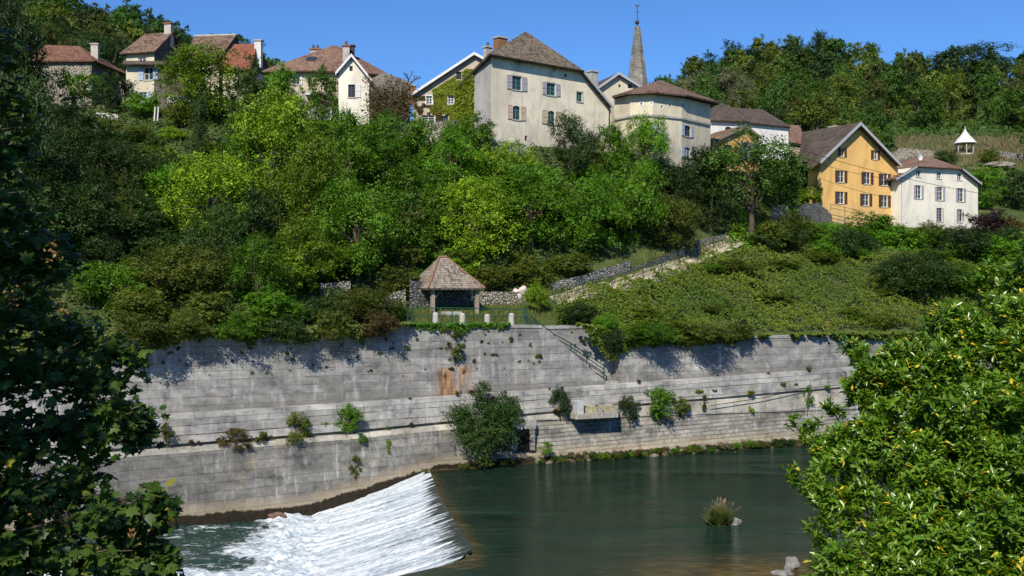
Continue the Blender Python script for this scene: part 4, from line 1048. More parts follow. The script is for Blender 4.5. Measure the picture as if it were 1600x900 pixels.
fw = Fac(1404, 144, 28.6); Tw = T
for f_, px_, y0_, y1_, TT in ((Fac(1404, 144, 28.6), 1408, 278, 360, [o_ for o_ in COL.objects if o_.name == 'cream_house'][0]), (Fac(767, 106, 38), 951, 163, 225, [o_ for o_ in COL.objects if o_.name == 'stone_house'][0])):
    ua, za = f_.uz(px_, y0_); _, zb2 = f_.uz(px_, y1_); MB().tube([f_.w(ua, zb2, .09), f_.w(ua, za, .09)], .055, 6).build('downpipe', M_dwood if px_ < 1000 else M_zinc, TT)
# --- white cone gazebo on the right hill
d = gd(1508, 240)
T = thing('gazebo', 'white pointed cone roofed gazebo with open columns on the terraced hillside', 'gazebo', P(1508, 241, d))
mb = MB(); prof = [(0, 200), (.25, 205), (.9, 213), (1.55, 219), (1.95, 224)]; nseg = 12
for r_, y in prof: mb.v += [P(1508, y, d) + V((r_ * math.cos(2 * math.pi * q / nseg), r_ * math.sin(2 * math.pi * q / nseg), 0)) for q in range(nseg)]
for a in range(len(prof) - 1):
    for q in range(nseg): mb.f.append((a * nseg + q, a * nseg + (q + 1) % nseg, (a + 1) * nseg + (q + 1) % nseg, (a + 1) * nseg + q))
o = mb.build('roof', M_white, T); m = o.modifiers.new('Solidify', 'SOLIDIFY'); m.thickness = .1; m.offset = 1
for q in range(6):
    a = q * math.pi / 3 + .3; p = P(1508, 224, d) + V((1.45 * math.cos(a), 1.45 * math.sin(a), 0)); MB().tube([V((p.x, p.y, P(0, 243, d)[2])), p], .11, 6).build('column', M_stone, T)
MB().tube([P(1508, 246, d), P(1508, 240.5, d)], 1.9, 14).build('floor', M_stone, T)
MB().tube([P(1508, 202, d), P(1508, 197, d)], .05, 5).build('finial', M_white, T)

# ------------------------------------------------------------------ pavilion on the terrace
def gpt(px, py): return G(px, py)
yw = 24
fp = Fac(676, 84.2, yw)
T = thing('pavilion', 'open timber pavilion with a hipped old tile roof on the terrace above the wall', 'pavilion', fp.pt(710, 492))
R_pav = tiles('pavilion tiles', (.08, .06, .045), (.19, .15, .115), (.36, .31, .25), row=.26, wid=.2, moss=(.24, .22, .16), spread=1.5)
u1 = fp.uz(745, 470)[0]; zg = fp.uz(676, 489)[1]; ze = fp.uz(676, 447)[1]; dp = 4.3
a = fp.w(-.55, ze - .15, .55); b_ = fp.w(u1 + .5, ze - .15, .55); c_ = fp.w(u1 + .5, ze - .15, -dp - .5); d_ = fp.w(-.55, ze - .15, -dp - .5)
zr = fp.uz(691, 401.5, -dp / 2)[1]; ur = fp.uz(691, 401.5, -dp / 2)[0]; r1_ = fp.w(ur - .25, zr, -dp / 2); r2_ = fp.w(ur + .35, zr, -dp / 2)
solid_roof([[a, b_, r2_, r1_], [b_, c_, r2_], [c_, d_, r1_, r2_], [d_, a, r1_]], T, R_pav, .14)
mb = MB(); hipc = plain('hip tiles', (.22, .12, .08), .9, .2, .4, 6)
mb.tube([a, r1_], .09, 6).tube([r1_, r2_], .13, 6).tube([b_, r2_], .07, 6); mb.build('hip_tiles', hipc, T)
for u_, o_ in ((0, 0), (u1, 0), (0, -dp), (u1, -dp)):
    MB().fbox(fp, u_ - .14, u_ + .14, zg - .4, ze - .15, o_ - .14, o_ + .14).build('post', plain('pale timber', (.27, .235, .18), .9, .2, .3, 7), T)
    s1 = 1 if u_ == 0 else -1; s2 = -1 if o_ == 0 else 1
    p = fp.w(u_, ze - 1.1, o_); MB().tube([p, fp.w(u_ + s1 * .75, ze - .3, o_)], .07, 4).build('brace', M_wood, T); MB().tube([p, fp.w(u_, ze - .3, o_ + s2 * .75)], .07, 4).build('brace', M_wood, T)
mb = MB(); mb.fbox(fp, -.3, u1 + .3, ze - .32, ze - .16, -.1, .1).fbox(fp, -.3, u1 + .3, ze - .32, ze - .16, -dp - .1, -dp + .1); mb.fbox(fp, -.1, .1, ze - .318, ze - .158, -dp + .1, -.1).fbox(fp, u1 - .1, u1 + .1, ze - .318, ze - .158, -dp + .1, -.1)
mb.build('beam', M_wood, T)
mb = MB()
for i in range(14): u_ = -.45 + (u1 + .9) * i / 13; mb.fbox(fp, u_ - .04, u_ + .04, ze - .3, ze - .2, -.2, .48)
for i in range(12): o_ = -dp - .3 + (dp + .6) * i / 11; mb.fbox(fp, -.5, -.1, ze - .3, ze - .2, o_ - .04, o_ + .04)
mb.build('rafters', M_wood, T)

M_pale = plain('pale stone', (.38, .365, .33), .9, .2, .2, 5)
def bollard(px, py0, py1, label, w=.46):
    s_, _ = wl(px, 500); p = ww(s_, -.45, top(s_)); hgt = (py1 - py0) / F * p.y
    t = MB(); t.tube([p, p + V((0, 0, hgt * .85)), p + V((0, 0, hgt))], [w / 2, w / 2 * .92, w / 2 * .6], 10)
    o = t.build('bollard', M_pale); return tag(o, label, 'bollard', 'stone bollards along the wall top')
bollard(684, 484, 502, 'pale stone bollard by the left front post of the pavilion, leftmost of the four')
bollard(726, 485, 502, 'pale stone bollard between the two front posts of the pavilion')
bollard(765, 487, 503, 'pale stone bollard just right of the pavilion')
bollard(803, 485, 503, 'tall pale stone bollard near the head of the stairs, rightmost of the four')
p0 = fp.pt(694, 497, .25); p1 = fp.pt(722, 498, .25)
ft = Fac(694, 83.4, yw); uu = ft.uz(722, 495)[0]; zt_ = ft.uz(700, 487)[1]
t = thing('stone_trough', 'long pale stone trough on the ground at the front of the pavilion', 'trough', ft.w(uu / 2, zt_ - .5))
mb = MB(); mb.fbox(ft, 0, uu, zt_ - .9, zt_, -.12, 0).fbox(ft, 0, uu, zt_ - .9, zt_, -.8, -.68).fbox(ft, 0, .12, zt_ - .9, zt_, -.68, -.12).fbox(ft, uu - .12, uu, zt_ - .9, zt_, -.68, -.12).fbox(ft, .12, uu - .12, zt_ - .9, zt_ - .4, -.68, -.12); mb.build('basin', M_pale, t)
MB2 = MB(); 
c = G(811, 474) + V((0, 0, 0)); mb = MB(); blob(mb, c + V((-.2, 0, .45)), (.42, .4, .75), 3, 3, .35); blob(mb, c + V((.35, .1, 1.05)), (.48, .35, .36), 5, 3, .4)
tag(mb.build('boulder', plain('pinkish stone', (.58, .5, .46), .9, .2, .15, 4), None, True), 'pale pinkish boulder leaning by the round yellow-green bush', 'boulder')

# free standing dry stone walls
def stonewall(pts, hgt, mat, label, th=.5, n=24, crown=.15):
    ps = [G(*q) for q in pts]; mb = MB(); L_ = [0]
    for a, b_ in zip(ps, ps[1:]): L_.append(L_[-1] + (b_ - a).length)
    fr = []
    for i in range(n + 1):
        s_ = L_[-1] * i / n; k = max(j for j in range(len(ps) - 1) if L_[j] <= s_ + 1e-6); t_ = (s_ - L_[k]) / max(L_[k + 1] - L_[k], 1e-6); p = ps[k].lerp(ps[k + 1], min(t_, 1))
        hh = (hgt[0] + (hgt[1] - hgt[0]) * i / n) * (1 + crown * noise.noise(V((s_ * 1.1, 0, 7)))) + .12 * noise.noise(V((s_ * 4, 0, 1)))
        fr.append((p, hh))
    for p, hh in fr:
        back = V((p.x, p.y, 0)).normalized() * th; w_ = V((0, 0, 0))
        mb.v += [p - V((0, 0, .8)), p + V((0, 0, hh * .5)) + w_ + back * .1, p + V((0, 0, hh)) + back * .15, p + V((0, 0, hh)) + back * 1.1, p + back * 1.2 - V((0, 0, .8))]
    for i in range(n):
        for j in range(4): a = i * 5 + j; mb.f.append((a, a + 5, a + 6, a + 1))
    mb.f.append((0, 1, 2, 3, 4)); mb.f.append(tuple(n * 5 + k for k in (4, 3, 2, 1, 0)))
    return tag(mb.build('dry_stone_wall', mat), label, 'stone wall')
stonewall([(738, 478), (775, 477), (822, 474)], (1.15, 1.0), M_rub, 'low pale dry stone wall behind the pavilion lawn, running to the pinkish boulder')
stonewall([(640, 482), (690, 480), (737, 478)], (2.3, 1.3), M_rubdark, 'dark dry stone wall in the shade right behind the pavilion')  # dark rubble paints the roof's shadow on this stretch
stonewall([(598, 484), (615, 484), (634, 482)], (1.2, 1.5), M_rub, 'short dry stone wall at the left side of the pavilion')
stonewall([(500, 462), (525, 460), (548, 458)], (1.0, .9), M_rub, 'small patch of pale stone wall under the trees left of the pavilion')
stonewall([(862, 457), (900, 451), (935, 441), (985, 428)], (.9, 1.2), M_rubgrey, 'grey stone retaining wall above the lower end of the sloping path')
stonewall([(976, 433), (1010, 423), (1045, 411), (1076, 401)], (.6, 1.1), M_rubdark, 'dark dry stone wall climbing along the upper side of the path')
stonewall([(1088, 390), (1110, 384), (1135, 378)], (1.0, .8), M_rub, 'pale stone retaining wall at the top bend of the path')
stonewall([(1205, 352), (1245, 352), (1282, 350)], (2.3, 2.6), M_rubgrey, 'tall grey stone terrace wall left of the yellow house, below the bright vine', th=1.0)
stonewall([(1283, 350), (1300, 350)], (2.4, 1.2), M_rub, 'pale end pier of the stone terrace at the yellow house corner')
stonewall([(604, 226), (640, 226), (690, 222), (735, 216)], (2.2, 2.0), M_rub, 'pale rubble garden wall on the bluff below the ivy covered house', th=1.0)
stonewall([(1395, 246), (1430, 248), (1460, 250)], (1.8, 1.6), M_rub, 'pale rock terrace wall on the hillside behind the cream house')
stonewall([(1540, 246), (1570, 249), (1598, 252)], (1.6, 1.2), M_rubgrey, 'low stone terrace on the hillside right of the gazebo')
stonewall([(150, 187), (165, 188), (184, 189)], (.8, .6), M_pale, 'short whitish garden wall below the narrow house', th=.3)
stonewall([(1405, 347), (1425, 352), (1452, 353)], (1.6, 1.4), P_chalk, 'whitish garden wall below the left corner of the cream house', th=.3)
# rock outcrops
def rocks(name, px, py, r, label, mat=M_rub, flat=.6, seed=1):
    mb = MB(); blob(mb, G(px, py), (r, r * .8, r * flat), seed, 3, .7); return tag(mb.build(name, mat), label, 'rock')
rocks('rock_outcrop', 795, 248, 1.6, 'grey rock outcrop at the foot of the large cream house, left part', M_rubgrey, .9, 3)
rocks('rock_outcrop', 150, 338, 1.3, 'sunlit pale rock in the dark shade of the left slope', M_rub, .4, 5)
rocks('rock_outcrop', 270, 384, 1.2, 'small pale ledge of rock above the left bramble bank', M_rub, .25, 6)
rocks('rock_outcrop', 1412, 256, 2.4, 'pale limestone outcrop just behind the cream house roof', M_rub, .6, 8)
rocks('rock_outcrop', 1560, 262, 2.6, 'pale limestone outcrop low on the hillside right of the gazebo', M_rub, .35, 9)
rocks('rock_outcrop', 1470, 262, 1.8, 'small limestone outcrop left of the gazebo', M_rub, .4, 10)

# path
M_path = plain('path gravel', (.40, .35, .25), .95, .1, .3, 2.5)
pp = [(866, 473), (900, 466), (930, 459), (960, 452), (1000, 440), (1040, 425), (1080, 406), (1110, 393), (1135, 383), (1160, 374)]
nz0 = lambda a, b_: noise.noise(V((a, b_, 0)))
mb = MB(); ps = []
for i in range(len(pp) - 1):
    for j in range(6): t_ = j / 6; ps.append((pp[i][0] + (pp[i + 1][0] - pp[i][0]) * t_, pp[i][1] + (pp[i + 1][1] - pp[i][1]) * t_))
for q in ps:
    c = G(*q); dr = V((-.35, .93, 0))
    for o_ in (-1.1, -.5, 0, .5, 1.1): e = c + dr * (o_ * (1 + .25 * nz0(q[0] * .08, o_ * 3))); mb.v.append(V((e.x, e.y, gz(800 + e.x / e.y * F, e.y) + .10)))
for i in range(len(ps) - 1):
    for j in range(4): a = i * 5 + j; mb.f.append((a, a + 5, a + 6, a + 1))
mb.build('path', M_path, kind='structure')
rp = [(866, 478), (887, 471), (911, 464), (932, 459), (956, 454), (977, 449), (1005, 439), (1035, 427), (1062, 416), (1090, 402), (1115, 391), (1140, 382)]
railing('green railing climbing along the sloping path', [G(*q) + V((0, 0, .2)) for q in rp], 1.05, range(len(rp)), (1, .5), .03)

# bits in the left gardens
t = thing('garden_fence', 'white picket fence on the terrace behind the light green tree, left of centre', 'fence', P(280, 160, 113))
mb = MB()
for i in range(14): x = 262 + 38 * i / 13; mb.tube([P(x, 161, 113), P(x, 150, 113)], .06, 4)
mb.build('pickets', M_white, t); MB().tube([P(261, 153, 113), P(301, 153, 113)], .05, 4).build('rail', M_white, t)
t = thing('garden_posts', 'pair of leaning white posts in the garden below the narrow house', 'posts', P(245, 188, 108))
for x in (241, 246): MB().tube([P(x, 189, 108), P(x + 1.5, 167, 108)], .07, 5).build('post', M_white, t)

# overhead cables at the yellow house
def cable(a, b_, sag, label):
    pts = [a.lerp(b_, i / 12) - V((0, 0, sag * 4 * (i / 12) * (1 - i / 12))) for i in range(13)]
    return tag(MB().tube(pts, .028, 4).build('overhead_cable', black), label, 'cable')
cable(P(1200, 218, 128), P(1530, 302, 139), .5, 'long overhead cable crossing in front of the yellow gable and the cream house')
cable(P(1255, 247, 136), P(1403, 281, 143), .4, 'short overhead cable just above the middle windows of the yellow house')

# ------------------------------------------------------------------ water
def sstep(a, b, x): t = np.clip((x - a) / (b - a), 0, 1); return t * t * (3 - 2 * t)
def nz(x, y, z=0.0): return noise.noise(V((x, y, z)))
def gridmesh(name, xs, ys, zf, attrs, mat, mask=None, obj=True):
    X, Y = np.meshgrid(xs, ys, indexing='ij'); nx, ny_ = X.shape; vs = []
    A = {k: [] for k in attrs}
    for i in range(nx):
        for j in range(ny_):
            x, y = X[i, j], Y[i, j]; vs.append((x, y, zf(x, y)))
            for k, fn in attrs.items(): A[k].append(fn(x, y))
    fs = []
    for i in range(nx - 1):
        for j in range(ny_ - 1):
            a = i * ny_ + j
            if mask and not mask(X[i, j] + .5 * (xs[1] - xs[0]), Y[i, j] + .5 * (ys[1] - ys[0])): continue
            fs.append((a, a + ny_, a + ny_ + 1, a + 1))
    me = bpy.data.meshes.new(name); me.from_pydata(vs, [], fs); me.update()
    for k, v in A.items(): at = me.attributes.new(k, 'FLOAT', 'POINT'); at.data.foreach_set('value', v)
    me.polygons.foreach_set('use_smooth', [True] * len(me.polygons)); me.materials.append(mat)
    o = bpy.data.objects.new(name, me); COL.objects.link(o); o['kind'] = 'structure'; return o

def attr(nt, name): a = nt.nodes.new('ShaderNodeAttribute'); a.attribute_name = name; return a.outputs['Fac']
# pool
M_pool, nt, b = newmat('river water'); co = objco(nt)
sh_ = attr(nt, 'shallow')
f1 = noisef(nt, mapv(nt, co, (.25, .5, 1)), 1.0, 6, .7, .6); f2 = noisef(nt, mapv(nt, co, (.9, 2.2, 1)), 1.0, 6, .7)
deep = ramp(nt, f1, [(.35, (.005, .021, .014)), (.65, (.014, .035, .018))])
bed = ramp(nt, f2, [(.35, (.03, .027, .01)), (.5, (.10, .07, .02)), (.7, (.20, .14, .05))])
k = math_(nt, 'MULTIPLY', math_(nt, 'SUBTRACT', math_(nt, 'ADD', sh_, math_(nt, 'MULTIPLY', math_(nt, 'SUBTRACT', f2, .5), .9)), .28), 1.8, clamp=True); k = math_(nt, 'MULTIPLY', k, math_(nt, 'MULTIPLY', sh_, 3.0, clamp=True))
L(nt, mixc(nt, k, deep, bed), b.inputs['Base Color']); b.inputs['Roughness'].default_value = .07; b.inputs['IOR'].default_value = 1.33; b.inputs['Specular IOR Level'].default_value = .27
w0_ = noisef(nt, mapv(nt, co, (.05, .16, 1)), 1.0, 3, .5, 1.0); w1_ = noisef(nt, mapv(nt, co, (.55, 1.7, 1)), 1.0, 5, .65, .6); w2_ = noisef(nt, mapv(nt, co, (3.5, 9, 1)), 1.0, 3, .6)
bump(nt, b, math_(nt, 'MULTIPLY', math_(nt, 'ADD', w1_, math_(nt, 'MULTIPLY', w2_, .3)), ramp(nt, w0_, [(.38, .25), (.6, 1.0)])), 1.0, .9)
CR = [(-6.2, 80.5), (-5.7, 76.5), (-4.4, 67.5), (-3.0, 59.5), (-1.9, 54.2), (-1.9, 52.8), (-2.6, 51.2), (-5.3, 48.6), (-9.5, 45.0), (-16, 41)]
def crx(y):    # x of the crest at a given y (main arm)
    return float(np.interp(y, [54.2, 59.5, 67.5, 76.5, 80.5], [-1.9, -3.0, -4.4, -5.7, -6.2]))
def shallow(x, y):
    v = 0.0
    if y > 50: v = max(v, .62 * math.exp(-max(0, x - crx(y)) / .9))
    v = max(v, 1.25 - max(0, math.hypot((x - 12.5) / 1.5, (y - 47) / 1.0)) / 6.6)
    dwl = (80 + .44 * (x + 4.66)) - y
    v = max(v, .8 - (dwl - 2.2) / 2.2 if dwl > 0 else 0)
    for cx_, cy_, r in ((11.5, 62, 1.9), (7, 51, 3), (22, 61, 3)): v = max(v, .62 * (1 - math.hypot(x - cx_, (y - cy_)) / r))
    return max(0.0, min(1.0, v))
mb_ = []
X0 = np.concatenate([np.arange(0, 46, .6), np.arange(46, 140, 3)])
vs = []; fs = []; sa = []
ysr = np.concatenate([np.linspace(30, 48, 16), np.linspace(48.6, 84, 60)])
def edge_x(y):
    if y >= 54.2: return crx(y)
    return float(np.interp(y, [30, 41, 45.0, 48.6, 51.2, 52.8, 54.2], [-30, -16, -9.5, -5.3, -2.6, -1.9, -1.9]))
for y in ysr:
    for x0 in X0:
        x = edge_x(y) + x0; yy = y + (x0 / 140) * 62 * ((y - 30) / 54) if y > 48 else y + (x0 / 140) * 62 * ((48 - 30) / 54) * ((y - 30) / 18)
        vs.append((x, yy, 0)); sa.append(shallow(x, yy))
nX = len(X0)
for i in range(len(ysr) - 1):
    for j in range(nX - 1): a = i * nX + j; fs.append((a, a + 1, a + 1 + nX, a + nX))
me = bpy.data.meshes.new('river_pool'); me.from_pydata(vs, [], fs); me.update(); at = me.attributes.new('shallow', 'FLOAT', 'POINT'); at.data.foreach_set('value', sa); me.materials.append(M_pool)
o = bpy.data.objects.new('river_pool', me); COL.objects.link(o); o['kind'] = 'structure'

# white water
M_foam, nt, b = newmat('white water'); co = objco(nt); fm = attr(nt, 'foam'); fa = attr(nt, 'fast')
s1_ = noisef(nt, mapv(nt, co, (.22, 2.6, .3)), 1.0, 8, .72, .3); s2_ = noisef(nt, mapv(nt, co, (.9, 1.6, 1)), 1.0, 8, .75, 1.2); s3_ = noisef(nt, mapv(nt, co, (3, 7, 3)), 1.0, 5, .75)
st = mixc(nt, fa, s2_, s1_)
k = math_(nt, 'ADD', fm, math_(nt, 'MULTIPLY', math_(nt, 'SUBTRACT', st, .5), 2.6)); k = math_(nt, 'ADD', k, math_(nt, 'MULTIPLY', math_(nt, 'SUBTRACT', s3_, .5), .9))
k = ramp(nt, k, [(.34, 0.0), (.62, .75), (.95, 1.0)])
dk = ramp(nt, s2_, [(.3, (.008, .035, .03)), (.7, (.02, .06, .048))])
dkf = mixc(nt, fa, dk, (.022, .036, .030))
fc = ramp(nt, math_(nt, 'ADD', math_(nt, 'MULTIPLY', s3_, .45), math_(nt, 'MULTIPLY', st, .55)), [(.36, (.22, .32, .37)), (.47, (.48, .56, .61)), (.58, (.82, .85, .88))])
L(nt, mixc(nt, k, dkf, fc), b.inputs['Base Color'])
L(nt, ramp(nt, k, [(0, .1), (.6, .6)]), b.inputs['Roughness']); b.inputs['IOR'].default_value = 1.33; b.inputs['Specular IOR Level'].default_value = .5
bump(nt, b, math_(nt, 'ADD', s1_, math_(nt, 'ADD', s2_, math_(nt, 'MULTIPLY', s3_, .6))), .7, .15)
# apron sheet: u along the crest, v down the slope
NU, NV = 230, 110; vs = []; fo = []; ff = []
for i in range(NU):
    y = 81.5 - (81.5 - 46.0) * i / (NU - 1); cx_ = crx(y) if y > 54.2 else -1.9 + (54.2 - y) * .1
    for j in range(NV):
        v = j / (NV - 1); x = cx_ - .02 - 10.5 * v; yy = y - .6 * v
        prof = -2.62 * (1 - (1 - min(v / .86, 1)) ** 1.25) if v < .86 else -2.62
        rid = nz(x * .10, y * 1.9, 1) * .5 + nz(x * .25, y * 4.2, 5) * .28
        z = .01 + prof + rid * .26 * min(1, v * 5) + nz(x * 1.3, yy * 1.6, 9) * .42 * sstep(.5, .95, v) + nz(x * 3.1, yy * 3.4, 19) * .2 * sstep(.6, .95, v) + nz(x * 4, yy * 5, 3) * .05 * min(1, v * 4)
        if v > .8: z += .22 * math.exp(-((v - .9) / .05) ** 2)
        # V arm: the pool edge cuts the sheet near the viewer
        vs.append((x, yy, z)); near = sstep(75, 58, y)
        fo.append(float(.02 + sstep(-.02, .06 + .10 * near, v + .16 * rid) * (.97 - .30 * near * (1 - v) ** 2))); ff.append(1.0 if v < .75 else max(0.0, 1 - (v - .75) * 5))
fs = [(i * NV + j, i * NV + j + 1, (i + 1) * NV + j + 1, (i + 1) * NV + j) for i in range(NU - 1) for j in range(NV - 1) if not (vs[i * NV + j][1] < 53.4 and vs[i * NV + j][0] > edge_x(vs[i * NV + j][1]) - .15)]
me = bpy.data.meshes.new('weir_water'); me.from_pydata(vs, [], fs); me.update()
for k_, v_ in (('foam', fo), ('fast', ff)): at = me.attributes.new(k_, 'FLOAT', 'POINT'); at.data.foreach_set('value', v_)
me.polygons.foreach_set('use_smooth', [True] * len(me.polygons)); me.materials.append(M_foam)
o = bpy.data.objects.new('weir_water', me); COL.objects.link(o); o['kind'] = 'structure'
# downstream pool
def dfoam(x, y):
    tx = crx(min(max(y, 54.2), 80)) - 10.2; d = tx - x
    base = 1.0 - sstep(0, 1, (d + 2.2 * nz(y * .35, x * .1, 2)) / (3.2 + 2.2 * nz(y * .22, 4, 1)))
    mid = math.exp(-((y - 66.3) / 3.0) ** 2)
    base *= 1 - .35 * mid * (1 if d > .6 else 0)
    low = math.exp(-((y - 57.6 + .05 * (x + 14)) / 1.9) ** 2) * 1.05 * (1 - sstep(16, 40, d))
    hi = math.exp(-((y - 73.6 - .03 * (x + 14)) / .8) ** 2) * .62 * (1 - sstep(5, 16, d))
    hi2 = math.exp(-((y - 69.8 + .10 * (x + 16)) / .45) ** 2) * .5 * (1 - sstep(3, 15, d))
    return float(max(base, low, hi, hi2, .16 + .1 * nz(x * .3, y * .5)))
o = gridmesh('river', np.arange(-60, -8, .24), np.arange(44, 79, .24), lambda x, y: -2.5 + .10 * nz(x * .5, y * .9) + dfoam(x, y) * (.10 + .34 * nz(x * 1.4, y * 1.8, 6) + .12 * nz(x * 3.4, y * 3.8, 7)), {'foam': dfoam, 'fast': lambda x, y: 0.0}, M_foam)
M_conc = plain('wet weir concrete', (.05, .042, .03), .6, .4, .4, 2)
mb = MB()
mb.poly([(-5.9, 80, -1.2), (-1.9, 54.2, -1.2), (-10, 54, -3.9), (-14, 80, -3.9)]); mb.poly([(-5.95, 79, -.1), (-1.95, 54.2, -.1), (-1.95, 54.2, -1.2), (-5.95, 79, -1.2)])
mb.poly([(-1.9, 54.2, -.04), (-5.3, 48.6, -.04), (-16, 41, -.04), (-16, 41, -4), (-5.3, 48.6, -4), (-1.9, 54.2, -4)][:3] + [(-1.9, 54.2, -4)] if False else [(-1.93, 54.2, -.02), (-2.63, 51.2, -.02), (-2.63, 51.2, -4), (-1.93, 54.2, -4)])
mb.poly([(-2.63, 51.2, -.02), (-5.33, 48.6, -.02), (-5.33, 48.6, -4), (-2.63, 51.2, -4)]); mb.poly([(-5.33, 48.6, -.02), (-16, 41, -.02), (-16, 41, -4), (-5.33, 48.6, -4)])
tag(mb.build('weir', M_conc), 'long dark weir sill across the river with white water pouring over it', 'weir')
# kerb between wall foot and pool
mb = MB(); q0, q1 = P(652, 744, 77.0), P(702, 712, 81.5); up = V((0, 0, .16)); sd = V((.35, -.35, 0))
mb.box8([q0 - up * 3, q0 - up * 3 + sd, q1 - up * 3 + sd, q1 - up * 3, q0, q0 + sd, q1 + sd, q1])
tag(mb.build('kerb_stone', plain('rusty kerb', (.33, .17, .08), .9, .2, .4, 3)), 'rust coloured stone kerb where the weir meets the embankment wall', 'kerb')

